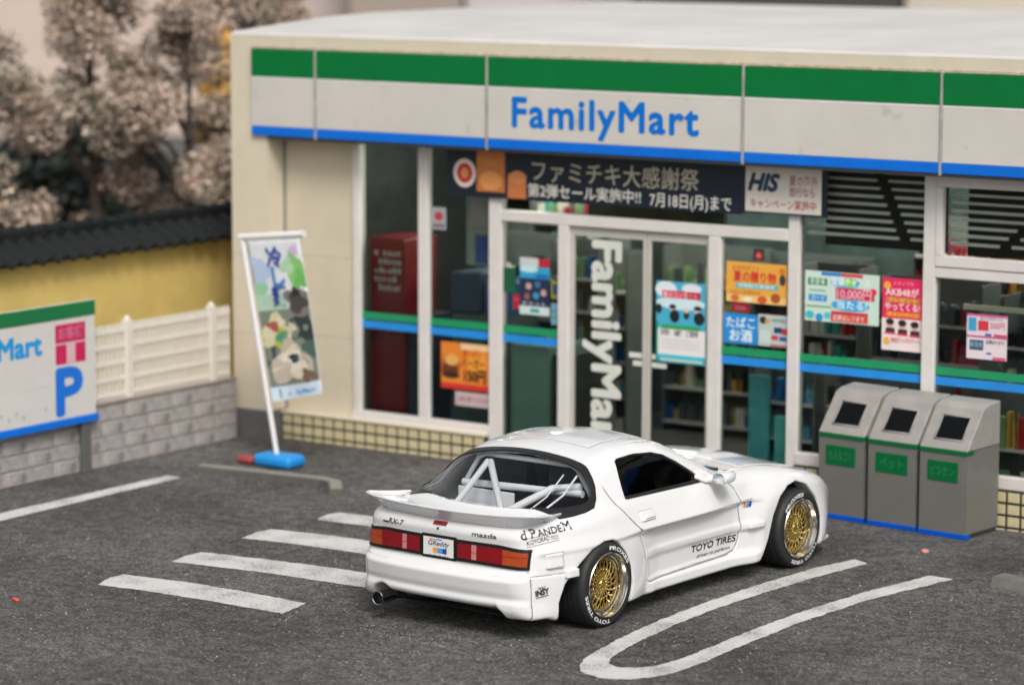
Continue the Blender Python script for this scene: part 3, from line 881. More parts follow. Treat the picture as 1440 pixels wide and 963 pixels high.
poster('service_notice', 'pale service notice with dark and red blocks beside the blue tobacco notice', 5.484, 5.776, 1.280, 1.545, (186, 200, 196), [
    ('e', .16, .82, .12, .12, (40, 46, 50)), ('e', .30, .80, .08, .08, (210, 160, 80)), ('t', 'ATM 宅配便', .44, .78, .10, (90, 120, 120), .5),
    ('r', .52, .44, .78, .62, (30, 60, 110)), ('r', .78, .40, .98, .60, (200, 40, 60)), ('r', .44, .22, .66, .36, (206, 60, 70)), ('r', .70, .20, .94, .34, (50, 90, 150)), ('r', .05, .10, .40, .50, (200, 216, 210)),
    ('r', .40, .02, .98, .07, (196, 60, 70))], cat='notice')
poster('small_red_notice', 'small dark red notice squeezed between the orange poster and the blue notice', 5.22, 5.40, 1.545, 1.622, (150, 30, 48), [('t', '25th', .2, .3, .4, (206, 120, 130), .6)], cat='notice')
MB_ = poster('round_sticker', 'small red round sticker above the orange poster', 5.43, 5.53, 1.99, 2.09, (40, 42, 40), [('e', .5, .45, .36, .36, (180, 44, 50)), ('e', .5, .45, .16, .16, (206, 130, 120))], cat='sticker')
poster('price_notice', 'white notice with two pink headed boxes in the far right window', 7.405, 7.757, 1.340, 1.700, (226, 214, 220), [
    ('r', 0, .95, 1, 1, (206, 80, 140)), ('r', 0, .48, 1, .52, (200, 70, 130)), ('r', .04, .62, .24, .92, (60, 160, 200)), ('r', .28, .64, .54, .86, (214, 50, 70)), ('t', 'おトクなセット', .34, .88, .06, (60, 40, 70), .55),
    ('t', '500円', .58, .70, .13, (206, 90, 110), .36), ('r', .08, .20, .42, .42, (30, 60, 96)), ('t', '新発売', .10, .26, .10, (150, 190, 200), .3), ('t', '各種あります', .48, .36, .07, (90, 80, 110), .46),
    ('r', .50, .12, .62, .16, (60, 90, 170)), ('r', .66, .0, .98, .07, (220, 90, 130)), ('r', .46, .53, .62, .58, (60, 90, 180)), ('r', .68, .53, 1, .58, (220, 60, 90))], cat='notice')
poster('door_poster', 'sky blue and white concert poster on the right sliding door', 4.482, 4.972, 1.060, 1.756, (70, 176, 206), [
    ('r', .0, .0, .05, .5, (20, 150, 130)), ('r', .04, .10, 1.0, .42, (232, 230, 228)), ('e', .20, .90, .22, .10, (226, 232, 240)), ('e', .72, .93, .20, .06, (226, 226, 240)), ('e', .50, .74, .50, .08, (206, 232, 240)),
    ('r', .12, .80, .60, .89, (216, 50, 80)), ('r', .62, .80, .90, .89, (196, 24, 48)), ('t', '夏のコンサート', .14, .815, .05, (250, 214, 220), .70),
    ('e', .34, .67, .06, .035, (226, 200, 190)), ('e', .38, .58, .10, .08, (24, 30, 38)), ('e', .34, .695, .07, .03, (24, 26, 32)), ('e', .62, .60, .06, .05, (40, 46, 54)), ('e', .62, .66, .05, .03, (226, 200, 190)),
    ('e', .84, .66, .06, .035, (226, 200, 190)), ('e', .88, .57, .11, .08, (26, 34, 44)), ('e', .85, .695, .08, .03, (24, 26, 32)), ('e', .06, .66, .06, .06, (30, 36, 44)),
    ('r', .12, .42, .90, .47, (40, 160, 84)), ('t', '先行受付', .10, .345, .055, (40, 40, 40), .18), ('t', '抽選で', .38, .345, .055, (60, 60, 60), .15), ('t', 'ご招待', .62, .345, .055, (40, 50, 110), .24),
    ('r', .10, .28, .94, .285, (190, 190, 196)), ('r', .10, .235, .9, .24, (180, 180, 186)), ('r', .10, .19, .94, .195, (190, 190, 196)), ('r', .04, .05, 1, .10, (60, 190, 220)), ('r', .10, .02, .96, .05, (190, 214, 190))], y=.256)
poster('ticket_poster', 'narrow blue and dark poster in the pane left of the door', 3.062, 3.380, 1.360, 1.862, (26, 44, 76), [
    ('r', 0, .80, .62, 1, (200, 206, 206)), ('r', .62, .82, 1, 1, (180, 40, 56)), ('r', 0, .64, 1, .84, (40, 160, 206)), ('e', .3, .80, .3, .06, (196, 226, 232)), ('e', .75, .68, .25, .05, (30, 110, 176)),
    ('e', .30, .50, .10, .06, (200, 160, 150)), ('e', .60, .54, .10, .06, (60, 110, 150)), ('e', .80, .40, .10, .06, (196, 160, 150)), ('e', .25, .32, .10, .06, (150, 90, 90)), ('e', .55, .34, .10, .06, (60, 150, 190)),
    ('r', 0, .0, 1, .15, (206, 220, 220)), ('r', .36, .04, .66, .11, (40, 160, 150)), ('t', 'チケット', .08, .17, .05, (220, 226, 230), .8)])
poster('red_notice', 'small red notice left of the narrow blue poster', 2.99, 3.058, 1.40, 1.53, (170, 30, 52), [('r', .1, .6, .9, .7, (200, 90, 100))], cat='notice')
poster('yellow_notice', 'dark yellow notice right of the narrow blue poster', 3.395, 3.484, 1.52, 1.68, (150, 140, 40), [('r', .2, .2, .8, .8, (30, 70, 110))], cat='notice')
poster('pale_blue_notice', 'pale blue notice under the dark yellow one left of the door', 3.395, 3.484, 1.29, 1.48, (110, 160, 180), [('r', .1, .6, .9, .66, (70, 120, 150)), ('r', .1, .3, .7, .36, (70, 120, 150))], cat='notice')
poster('green_notice', 'plain dark green notice in the pane left of the door', 2.89, 3.02, 1.54, 1.76, (14, 84, 56), [('r', .1, .1, .9, .14, (20, 110, 76))], cat='notice')
poster('burger_poster', 'orange burger poster low in the second window from the left', 2.205, 2.748, .625, 1.045, (226, 130, 46), [
    ('r', 0, 0, 1, .12, (206, 50, 40)), ('r', .4, .86, 1, 1, (236, 200, 150)), ('e', .20, .50, .19, .24, (176, 92, 36)), ('e', .18, .40, .17, .16, (110, 50, 26)), ('e', .22, .62, .14, .12, (226, 170, 90)), ('e', .20, .30, .18, .08, (60, 36, 26)),
    ('e', .72, .62, .24, .26, (236, 150, 50)), ('t', '夏の新作', .45, .72, .12, (190, 60, 30), .36), ('t', 'バーガー', .42, .50, .15, (70, 40, 26), .46, .02), ('t', '150円', .48, .20, .22, (60, 36, 24), .42, .04)])
poster('pink_strip_notice', 'pale pink strip notice under the orange burger poster', 2.36, 2.745, .480, .605, (196, 176, 178), [('t', 'お持ち帰りできます', .06, .30, .34, (150, 70, 90), .88)], cat='notice')
poster('blue_card', 'small white and blue card high in the second window from the left', 2.10, 2.26, 2.05, 2.25, (160, 160, 166), [('e', .5, .6, .3, .2, (180, 60, 70)), ('r', .1, .1, .9, .25, (120, 100, 110))], cat='notice')

# ================================================================ rubbish bins
BING = mat('bin_steel_grey', (.155, .152, .140), rough=.5, var=.06, scale=5, bump=.0006, bscale=60)
BINH = mat('bin_hood_grey', (.30, .285, .27), rough=.5, var=.10, scale=7, bump=.001, bscale=50)
def make_bin(label, x, y, rot, txt, w_=.445):
    t = thing('rubbish_bin', label, 'bin', (x, y, 0), rot, 'row of three grey rubbish bins')
    d = .48
    MB().prism([(.0, .04), (.0, .668), (.0, .70), (d, .70), (d, .04)], .004, w_ - .004, 'x').build('bin_body', BING, t)
    MB().box(.012, w_ - .012, .02, d - .01, 0, .039).build('bin_foot', mat('bin_foot_dark', (.03, .03, .03), rough=.7), t)
    # hood: slanted front with a rim round the opening
    hd = MB()
    P = [(-.006, .702), (.225, 1.005), (.30, 1.035), (d, 1.052), (d, .702)]
    hd.prism(P, 0, w_, 'x')
    ho = hd.build('bin_hood', BINH, t)
    b_ = ho.modifiers.new('bevel', 'BEVEL'); b_.width = .008; b_.segments = 2; b_.limit_method = 'ANGLE'
    sl_ = np.array([0, .231, .303]); sl_ /= np.linalg.norm(sl_); nn = np.array([0, -.303, .231]); nn /= np.linalg.norm(nn)
    o = np.array([0, -.006, .702])
    a = o + np.array([.105, 0, 0]) + sl_ * .085 + nn * .003; 
    wi, hi = .255, .215
    MB().add([a, a + (wi, 0, 0), a + np.array([wi, 0, 0]) + sl_ * hi, a + sl_ * hi], [(0, 1, 2, 3)]).build('bin_opening', mat('bin_black', (.004, .005, .006), rough=.3, var=.1, spec=.12), t)
    rm_ = MB()
    for (p, q) in (((0, 0), (1, 0)), ((1, 0), (1, 1)), ((1, 1), (0, 1)), ((0, 1), (0, 0))):
        A_ = a + np.array([wi * p[0], 0, 0]) + sl_ * hi * p[1]; B_ = a + np.array([wi * q[0], 0, 0]) + sl_ * hi * q[1]
        rm_.tube([A_, B_], .008, n=6)
    rm_.build('opening_rim', BINH, t, smooth=True)
    MB().box(0, w_, -.008, .10, .668, .702, ch=.003).build('green_stripe', mat('bin_green', srgb(0, 100, 52), rough=.5, var=.10, spec=.2), t)
    MB().box(0, w_, -.010, .06, .0, .042, ch=.003).build('blue_kick_strip', mat('bin_blue', srgb(0, 84, 190), rough=.5, var=.08, spec=.2), t)
    lb = MB().box(.075, w_ - .085, -.006, 0, .445, .605, ch=.002)
    lbo = lb.build('label_plate', MATS['bin_green'], t)
    tx = MB().text(txt, (w_ / 2 - .005, -.0075, .495), (1, 0, 0), (0, 0, 1), .062, 0, bold=.01, width=w_ * .48, align='c')
    tx.build('label_text', mat('bin_text', (.025, .17, .10), rough=.5), lbo)
    return t
make_bin('grey bin on the left of the row, partly behind the car', 6.330, -.200, math.radians(-7), 'もえるゴミ', .450)
make_bin('middle grey bin of the row of three', 6.818, -.268, math.radians(-6), 'ペット', .462)
make_bin('grey bin on the right of the row, its side panel in view', 7.312, -.335, math.radians(-5), 'ビンカン', .440)

# ================================================================ leaning flag by the corner
fg = thing('advertising_flag', 'leaning white pole flag advertising chilled noodles, standing in a blue foot by the shop corner', 'flag', (1.326, -1.0, 0))
PWH = mat('pole_white', (.74, .73, .74), rough=.4, var=.03)
MB().tube([(0, 0, .08), (-.38, 0, 2.02)], .024, n=12).build('pole', PWH, fg, smooth=50)
MB().tube([(-.40, 0, 2.012), (.325, 0, 2.085)], .030, n=12).build('crossbar', PWH, fg, smooth=50)
ft = MB(); ft.box(-.185, .235, -.13, .13, 0, .115, ch=.03)
fo = ft.build('foot', mat('foot_blue', srgb(30, 140, 214), rough=.4, var=.08, scale=8), fg)
b_ = fo.modifiers.new('bevel', 'BEVEL'); b_.width = .02; b_.segments = 3
fo.data.shade_smooth()
# cloth
ca, cb, cc, cd_ = (np.array(p) for p in ((-.325, 0, 1.985), (.275, 0, 2.045), (.535, 0, .705), (-.028, 0, .575)))
def cl_pt(u_, v_):
    top = ca + (cb - ca) * u_; bot = cd_ + (cc - cd_) * u_
    p = bot + (top - bot) * v_
    p[1] += .018 * math.sin(u_ * 5 + v_ * 3) * (1 - v_) - .01
    return p
nu, nv = 14, 36
vs = [cl_pt(i / nu, j / nv) for j in range(nv + 1) for i in range(nu + 1)]
fs = [(j * (nu + 1) + i, j * (nu + 1) + i + 1, (j + 1) * (nu + 1) + i + 1, (j + 1) * (nu + 1) + i) for j in range(nv) for i in range(nu)]
cloth = MB().add(vs, fs).build('cloth', mat('cloth_white', (.66, .69, .72), rough=.8, var=.08, scale=5), fg, smooth=True)
md = cloth.modifiers.new('thickness', 'SOLIDIFY'); md.thickness = .003
pm, pi = [], {}
def pmi(c):
    if c not in pi: pi[c] = len(pm); pm.append(pcol(*c))
    return pi[c]
pb = MB(); _lay = [0]
def on_cloth(U, V, off):
    return np.array([cl_pt(u_, v_) + np.array([0, -.003 - off, 0]) for u_, v_ in zip(U, V)])
def cr(u0, v0, u1, v1, c):
    _lay[0] += 1; n_ = 6
    U, V = [], []
    for j in range(n_ + 1):
        for i in range(n_ + 1): U.append(u0 + (u1 - u0) * i / n_); V.append(v0 + (v1 - v0) * j / n_)
    pb.add(on_cloth(U, V, .0003 * _lay[0]), [(j * (n_ + 1) + i, j * (n_ + 1) + i + 1, (j + 1) * (n_ + 1) + i + 1, (j + 1) * (n_ + 1) + i) for j in range(n_) for i in range(n_)], pmi(c))
def ce(u_, v_, ru, rv, c):
    _lay[0] += 1
    A_ = np.linspace(0, 2 * math.pi, 22, endpoint=False)
    wv = 1 + .22 * np.sin(A_ * 3 + _lay[0]) + .14 * np.sin(A_ * 5 + 2 * _lay[0])
    U = np.clip(np.r_[u_, u_ + ru * wv * np.cos(A_)], 0, 1); V = np.clip(np.r_[v_, v_ + rv * wv * np.sin(A_)], 0, 1)
    pb.add(on_cloth(U, V, .0003 * _lay[0]), [(0, 1 + i, 1 + (i + 1) % 22) for i in range(22)], pmi(c))
def ctx(s_, u_, v_, h_, wd, c, bold=.02):
    _lay[0] += 1
    P, Fc = text_shape(s_, bold, 1.0, 0)
    U = u_ + P[:, 0] / P[:, 0].max() * wd; V = v_ + P[:, 1] * h_
    pb.add(on_cloth(U, V, .0003 * _lay[0]), Fc, pmi(c))
ce(.18, .80, .16, .10, (176, 196, 226)); ce(.85, .80, .16, .10, (130, 190, 110)); ce(.9, .74, .12, .06, (110, 180, 90)); ce(.70, .83, .12, .05, (170, 206, 170)); ce(.85, .93, .08, .03, (206, 180, 220))
ce(.12, .68, .14, .06, (150, 200, 160)); ce(.22, .60, .18, .05, (130, 180, 150))
cr(.0, .56, 1.0, .66, (176, 206, 186)); cr(.0, .09, 1.0, .56, (120, 132, 118)); ce(.80, .44, .26, .10, (44, 54, 56)); ce(.10, .26, .14, .10, (60, 72, 76)); ce(.92, .30, .14, .06, (70, 96, 84))
ce(.82, .60, .24, .09, (120, 114, 108)); ce(.80, .59, .18, .06, (70, 66, 62)); ce(.78, .66, .08, .03, (40, 38, 38))
ce(.30, .42, .30, .10, (214, 206, 170)); ce(.28, .40, .24, .075, (176, 190, 60)); ce(.40, .38, .12, .05, (84, 150, 120)); ce(.26, .46, .14, .035, (170, 90, 70)); ce(.42, .48, .08, .03, (226, 214, 190)); ce(.62, .44, .08, .03, (206, 196, 176))
ce(.50, .215, .42, .125, (196, 184, 168)); ce(.48, .22, .34, .095, (222, 210, 190)); ce(.46, .235, .25, .065, (232, 224, 206)); ce(.56, .25, .09, .03, (36, 46, 70)); ce(.62, .24, .05, .02, (60, 90, 70)); ce(.80, .13, .14, .04, (120, 96, 76))
cr(.0, .0, 1.0, .085, (206, 222, 234)); ce(.14, .04, .065, .028, (20, 130, 140)); ctx('FamilyMart', .24, .022, .03, .66, (60, 150, 214))
ctx('冷', .34, .84, .095, .30, (40, 70, 160), .03); ctx('し', .40, .715, .10, .24, (60, 130, 190), .04); ctx('麺', .34, .595, .095, .28, (30, 60, 150), .03)
pb.build('cloth_print', pm, cloth)
# red object lying by the flag's foot
rd = MB().box(-.09, .09, -.06, .06, 0, .075, ch=.025)
ro_ = rd.build('red_block', mat('faded_red', srgb(150, 62, 62), rough=.6, var=.1), None)
ro_.location = (1.03, -1.06, 0); b_ = ro_.modifiers.new('bevel', 'BEVEL'); b_.width = .015; b_.segments = 2
tag(ro_, 'small faded red block on the ground beside the blue flag foot', 'block')

# ================================================================ parking sign
ps = thing('parking_sign', 'white parking sign with green top and blue bottom edge on dark posts', 'sign', (.20, 0, 0))
MB().box(-.05, 0, -4.30, -2.112, .52, 1.39, ch=.003).build('sign_board', mat('sign_white', (.62, .605, .585), rough=.5, var=.03), ps)
MB().box(-.055, .006, -4.30, -2.106, 1.391, 1.518, ch=.004).build('green_stripe', mat('sign_green', srgb(10, 112, 62), rough=.5, var=.08), ps)
MB().box(-.055, .012, -4.33, -2.085, .455, .519, ch=.006).build('blue_stripe', FBLU, ps)
MB().box(-.02, .0, -4.30, -2.112, 1.519, 1.526).build('top_edge', mat('edge_cream', (.65, .6, .52), rough=.6), ps)
for yc in (-2.22, -4.1):
    MB().box(-.052, -.012, yc - .055, yc + .055, 0, .454, ch=.004).build('post', mat('post_grey', (.10, .105, .10), rough=.6, var=.15), ps)
sx = .0015
RDM, SBL = mat('sign_red', srgb(196, 24, 88), rough=.5, var=.05), mat('sign_blue', srgb(14, 112, 214), rough=.45, var=.04)
CYN = mat('sign_cyan', srgb(20, 150, 220), rough=.45, var=.04)
s1 = MB(); s1.text('FamilyMart', (sx, -4.02, 1.120), (0, 1, 0), (0, 0, 1), .175, 0, nrm=(1, 0, 0), bold=.05, width=1.235)
s1.build('sign_lettering', CYN, ps)
s2 = MB(); s2.box(0, .002, -2.610, -2.235, 1.185, 1.345); s2.box(0, .002, -2.610, -2.235, 1.000, 1.172); s2o = s2.build('red_panel', RDM, ps)
s3 = MB(); s3.text('お客様', (.003, -2.575, 1.225), (0, 1, 0), (0, 0, 1), .080, 0, nrm=(1, 0, 0), width=.31, bold=.015); s3.build('panel_text', mat('pink_text', (.62, .18, .30), rough=.5), s2o)
s3 = MB(); s3.quad((.003, -2.475, 1.000), (0, .11, 0), (0, 0, .172)); s3.build('panel_gap', mat('pale_pink', (.66, .42, .47), rough=.5), s2o)
s4 = MB(); s4.text('P', (sx, -2.595, .570), (0, 1, 0), (0, 0, 1), .390, 0, nrm=(1, 0, 0), bold=.050, width=.300); s4.build('parking_letter', SBL, ps)
s5 = MB()
for i in range(9): s5.box(0, .0015, -3.05 + i * .04, -3.05 + i * .04 + .025, .815 + .002 * i, .822 + .002 * i)
for i in range(7): s5.box(0, .0015, -3.3 + i * .09, -3.3 + i * .09 + .03, .58 + random.choice((0, .04)), .60 + random.choice((0, .04)) + .02)
tag(s5.build('small_print', mat('faint_green', (.40, .50, .44), rough=.6), ps), kind='stuff')

# ================================================================ kerb pieces
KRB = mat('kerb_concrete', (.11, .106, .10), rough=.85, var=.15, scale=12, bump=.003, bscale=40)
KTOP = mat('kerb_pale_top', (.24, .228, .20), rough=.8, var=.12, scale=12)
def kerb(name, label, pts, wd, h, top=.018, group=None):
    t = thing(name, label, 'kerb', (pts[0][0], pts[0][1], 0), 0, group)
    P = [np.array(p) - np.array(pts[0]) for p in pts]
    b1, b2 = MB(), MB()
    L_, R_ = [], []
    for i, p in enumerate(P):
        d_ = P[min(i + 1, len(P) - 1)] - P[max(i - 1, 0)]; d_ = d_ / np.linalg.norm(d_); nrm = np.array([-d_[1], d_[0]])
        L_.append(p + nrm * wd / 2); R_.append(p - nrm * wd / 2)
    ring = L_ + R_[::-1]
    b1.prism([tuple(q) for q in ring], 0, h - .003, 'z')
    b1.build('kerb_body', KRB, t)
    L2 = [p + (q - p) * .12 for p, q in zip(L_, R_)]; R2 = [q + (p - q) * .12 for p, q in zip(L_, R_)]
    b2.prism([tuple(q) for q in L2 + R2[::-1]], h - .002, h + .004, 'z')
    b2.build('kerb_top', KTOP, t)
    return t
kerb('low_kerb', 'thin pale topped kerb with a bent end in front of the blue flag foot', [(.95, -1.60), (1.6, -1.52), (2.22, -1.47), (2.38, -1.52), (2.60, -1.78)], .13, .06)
kk = thing('wheel_stop', 'grey concrete wheel stop cut off by the right edge of the picture', 'wheel stop', (8.62, -1.74, 0), math.radians(-13))
MB().prism([(0, 0), (.03, .075), (.17, .075), (.24, 0)], 0, 1.5, 'x').build('stop_block', mat('stop_concrete', (.15, .142, .13), rough=.85, var=.12, scale=10, bump=.002, bscale=50), kk)
# ================================================================ the car
# car frame: x forward from the rear axle, y to the left, z up; one wheelbase is 2.44
def sm_curve(pts, s):
    xs = np.linspace(pts[0][0] - 0.5, pts[-1][0] + 0.5, 3000)
    ys = np.interp(xs, [p[0] for p in pts], [p[1] for p in pts])
    if s > 0:
        d = xs[1] - xs[0]
        k = np.arange(-int(3 * s / d) - 1, int(3 * s / d) + 2)
        g = np.exp(-0.5 * (k * d / s) ** 2)
        g /= g.sum()
        ys = np.convolve(np.pad(ys, len(k) // 2, mode='edge'), g, mode='valid')
    ys = ys.astype(np.float32)
    return lambda q: np.interp(q, xs, ys).astype(np.float32)

def smax(a, b, k):
    h = np.maximum(k - np.abs(a - b), 0) / k
    return np.maximum(a, b) + h * h * (k * 0.25)
def smin(a, b, k):
    return -smax(-a, -b, k)
def sstep(a, b, x):
    t = np.clip((x - a) / (b - a), 0, 1)
    return t * t * (3 - 2 * t)
def sdpoly(px, pz, poly):
    px, pz = np.broadcast_arrays(px, pz)
    d = np.full(px.shape, 1e9, np.float32)
    s = np.ones(px.shape, np.float32)
    n = len(poly)
    for i in range(n):
        a, b = poly[i], poly[i - 1]
        ex, ez = b[0] - a[0], b[1] - a[1]
        wx, wz = px - a[0], pz - a[1]
        t = np.clip((wx * ex + wz * ez) / (ex * ex + ez * ez), 0, 1)
        d = np.minimum(d, (wx - ex * t) ** 2 + (wz - ez * t) ** 2)
        c1, c2, c3 = pz >= a[1], pz < b[1], ex * wz > ez * wx
        fl = (c1 & c2 & c3) | (~c1 & ~c2 & ~c3)
        s = np.where(fl, -s, s)
    return s * np.sqrt(d)

C_WP = sm_curve([(-.95, .58), (-.80, .675), (-.62, .715), (-.42, .735), (-.2, .752), (.3, .765), (.6, .757), (1.2, .752), (1.8, .757),
                 (2.2, .768), (2.65, .768), (2.9, .752), (3.08, .71), (3.2, .63), (3.32, .46)], .06)
C_SP = sm_curve([(.1, -.01), (.2, 0), (.45, 0), (.6, -.004), (.70, -.018), (.78, -.045), (.85, -.09), (1.0, -.20)], .025)
C_SM = sm_curve([(.1, .008), (.135, .024), (.20, .022), (.222, -.010), (.25, -.020), (.37, -.017), (.392, .008), (.432, .011), (.452, .0),
                 (.6, -.004), (.70, -.018), (.78, -.045), (.85, -.09), (1.0, -.20)], .008)
C_ZT = sm_curve([(-.95, .735), (-.80, .765), (-.6, .79), (-.4, .80), (0, .815), (1, .83), (1.6, .845), (1.95, .845), (2.2, .828),
                 (2.45, .795), (2.7, .74), (2.92, .675), (3.08, .61), (3.2, .53), (3.35, .42)], .05)
C_XR = sm_curve([(.05, -.80), (.18, -.835), (.225, -.85), (.262, -.853), (.30, -.838), (.34, -.852), (.425, -.866), (.447, -.848),
                 (.462, -.812), (.49, -.795), (.66, -.79), (.70, -.797), (.765, -.795), (.80, -.77), (.9, -.6)], .009)
C_XF = sm_curve([(.0, 3.20), (.10, 3.27), (.145, 3.27), (.17, 3.17), (.20, 3.13), (.29, 3.14), (.345, 3.22), (.44, 3.24), (.5, 3.22), (.6, 3.12), (.7, 2.95)], .012)
C_ZR = sm_curve([(-.85, .60), (-.60, .755), (-.42, .835), (-.2, .945), (0, 1.045), (.16, 1.115), (.32, 1.155), (.55, 1.182), (.8, 1.188),
                 (1.02, 1.165), (1.18, 1.115), (1.40, 1.01), (1.62, .905), (1.80, .835), (2.0, .76)], .045)
P_RARCH = [(-.485, -.1), (-.485, .25), (-.43, .37), (-.28, .485), (-.15, .56), (-.02, .60), (.07, .598), (.16, .555), (.235, .475), (.285, .37),
           (.305, .25), (.285, .10), (.285, -.1)]
P_FARCH = [(1.95, -.1), (1.95, .13), (2.04, .29), (2.10, .45), (2.19, .575), (2.30, .64), (2.42, .66), (2.55, .615), (2.68, .49), (2.755, .33),
           (2.765, .20), (2.75, .10), (2.75, -.1)]
P_WIN = [(.39, .822), (.405, .90), (.43, .99), (.458, 1.058), (.50, 1.072), (.70, 1.078), (.90, 1.062), (1.02, 1.03), (1.14, .965), (1.26, .885), (1.335, .825),
         (1.325, .802), (1.28, .800), (.42, .812)]
P_DOOR = [(.10, 1.19), (.17, 1.0), (.25, .817), (.353, .69), (.44, .60), (.505, .44), (.545, .30), (.565, .21), (1.60, .225), (1.70, .245), (1.735, .31), (1.745, .42),
          (1.738, .60), (1.70, .70), (1.62, .775), (1.50, .85), (1.22, 1.05), (1.02, 1.125), (.8, 1.145), (.3, 1.16)]
P_HATCH = [(-.50, 1.4), (-.50, .60), (-.47, .60), (-.44, .790), (-.22, .795), (-.08, .803), (.02, .818), (.075, .862), (.122, .94), (.155, 1.02), (.180, 1.06), (.195, 1.10), (.20, 1.4)]
P_HOOD = [(1.98, -.60), (1.98, .60), (2.3, .605), (2.72, .60), (3.02, .57), (3.10, .40), (3.13, 0), (3.10, -.40), (3.02, -.57), (2.72, -.60), (2.3, -.605)]
P_SUNROOF = [(.42, -.36), (.42, .36), (.98, .36), (.98, -.36)]
SEAL = 0.038

def hatch_d(x, z):
    return sdpoly(x, z, P_HATCH)

def shell(x, y, z):
    """outside surface of the body without its openings: negative inside"""
    ay = np.sqrt(y * y + 1e-5)
    m = sstep(.50, .62, x) * (1 - sstep(1.86, 1.98, x))
    W = C_WP(x) + C_SP(z) * (1 - m) + C_SM(z) * m
    rr = np.sqrt((x / np.where(x < 0, 1.45, 1.15)) ** 2 + (z - .29) ** 2)
    W = W + .076 * (1 - sstep(.26, .68, rr))
    fr = np.sqrt(((x - 2.42) / np.where(x < 2.42, 1.35, 1.12)) ** 2 + (z - .29) ** 2)
    W = W + .070 * (1 - sstep(.33, .60, fr))
    # bumper corner pods, flush with the wheel
    W = W + .018 * (1 - sstep(-.47, -.55, x) * 0 - sstep(.16, .30, z)) * (1 - sstep(-.66, -.40, x))
    W = W + .030 * sstep(.66, .80, z) * (1 - sstep(-.1, .5, x))
    a = (ay - W) * .97
    u = ay / .7
    bulge = .022 * (1 - sstep(.22, .36, ay)) * sstep(1.9, 2.05, x) * (1 - sstep(2.35, 2.75, x))
    b = (z - (C_ZT(x) - (.012 + .033 * sstep(.3, 1.2, x)) * u * u + bulge)) * .95
    zb = .12 + .105 * (1 - sstep(-.60, -.45, x)) * (1 - sstep(.50, .56, ay)) + .035 * (1 - sstep(-.60, -.45, x)) * sstep(.52, .58, ay) + .02 * sstep(2.8, 2.9, x)
    c = zb - z
    d = x - (C_XF(z) - .02 * u - .075 * u ** 4)
    e = (C_XR(z) + .075 * u ** 3) - x
    low = smax(a, b, .085)
    low = smax(low, c, .03)
    low = smax(low, d, .12)
    low = smax(low, e, .07)
    # greenhouse
    plan = .012 * sstep(.2, -.6, x) + .05 * sstep(1.2, 1.9, x) + .05 * (1 - sstep(-.55, .15, x))
    wc = .722 - (z - .8) * .56 - plan
    zr = C_ZR(x) - .050 * (ay / .5) ** 2
    cab = smax((ay - wc) * .87, (z - zr) * .90, .09)
    cab = smax(cab, .6 - z, .02)
    cab = smax(smax(cab, x - 1.98, .05), -.62 - x, .05)
    return smin(low, cab, .045)

def body_field(x, y, z):
    s = shell(x, y, z)
    ay = np.abs(y)
    # panel gaps
    g = 1.3 * np.exp(-(sdpoly(x, z, P_DOOR) / .0058) ** 2) * (ay > .45) * (x > .2)
    gh = np.exp(-(sdpoly(x, y, P_HOOD) / .0055) ** 2) * (z > .5)
    gs = np.exp(-(sdpoly(x, y, P_SUNROOF) / .0040) ** 2) * (z > 1.05)
    gt = np.exp(-((x + .705) / .0042) ** 2) * (ay > .6) * (z > .16) * (z < .50)
    gu = np.exp(-((z - .452 + .02 * (x + .7)) / .0042) ** 2) * (ay > .45) * (x < -.40)
    F = s + .010 * np.maximum(np.maximum(np.maximum(g, gh), np.maximum(gs * .7, gt)), gu)
    # shallow scoop along the hatch sides, lamp recess
    # wheel housings
    ra = sdpoly(x, z, P_RARCH)
    fa = sdpoly(x, z, P_FARCH)
    well = np.minimum(ra, fa)
    F = smax(F, -np.maximum(well, .48 - ay), .018)
    # cut for the exhaust tip on the left
    ex = np.sqrt((y - .50) ** 2 + (z - .165) ** 2) - .10
    ex = np.maximum(ex, x + .45)
    F = smax(F, -ex, .03)
    # scallop in the right hand corner of the valance
    vs = np.sqrt((y + .50) ** 2 + (z - .17) ** 2) - .055
    F = smax(F, -np.maximum(vs, x + .55), .03)
    # cabin
    cav = np.maximum(np.maximum(s + .032, .50 - z), np.maximum(-.62 - x, x - 1.72))
    F = np.maximum(F, -cav)
    # glass openings
    win = np.maximum(sdpoly(x, z, P_WIN), .42 - ay)
    F = smax(F, -win, .008)
    hd = hatch_d(x, z) + SEAL
    F = np.maximum(F, -np.maximum(hd, .6 - z))
    F = np.maximum(F, -np.maximum(np.maximum(hd - .030, .6 - z), s + .010))
    wsd = np.maximum(np.maximum(1.22 - x, .872 - z), ay - .56)
    F = np.maximum(F, -wsd)
    return F

def grad(fn, P, e=1e-3):
    x, y, z = P[:, 0], P[:, 1], P[:, 2]
    gx = fn(x + e, y, z) - fn(x - e, y, z)
    gy = fn(x, y + e, z) - fn(x, y - e, z)
    gz = fn(x, y, z + e) - fn(x, y, z - e)
    G = np.stack([gx, gy, gz], 1) / (2 * e)
    return G

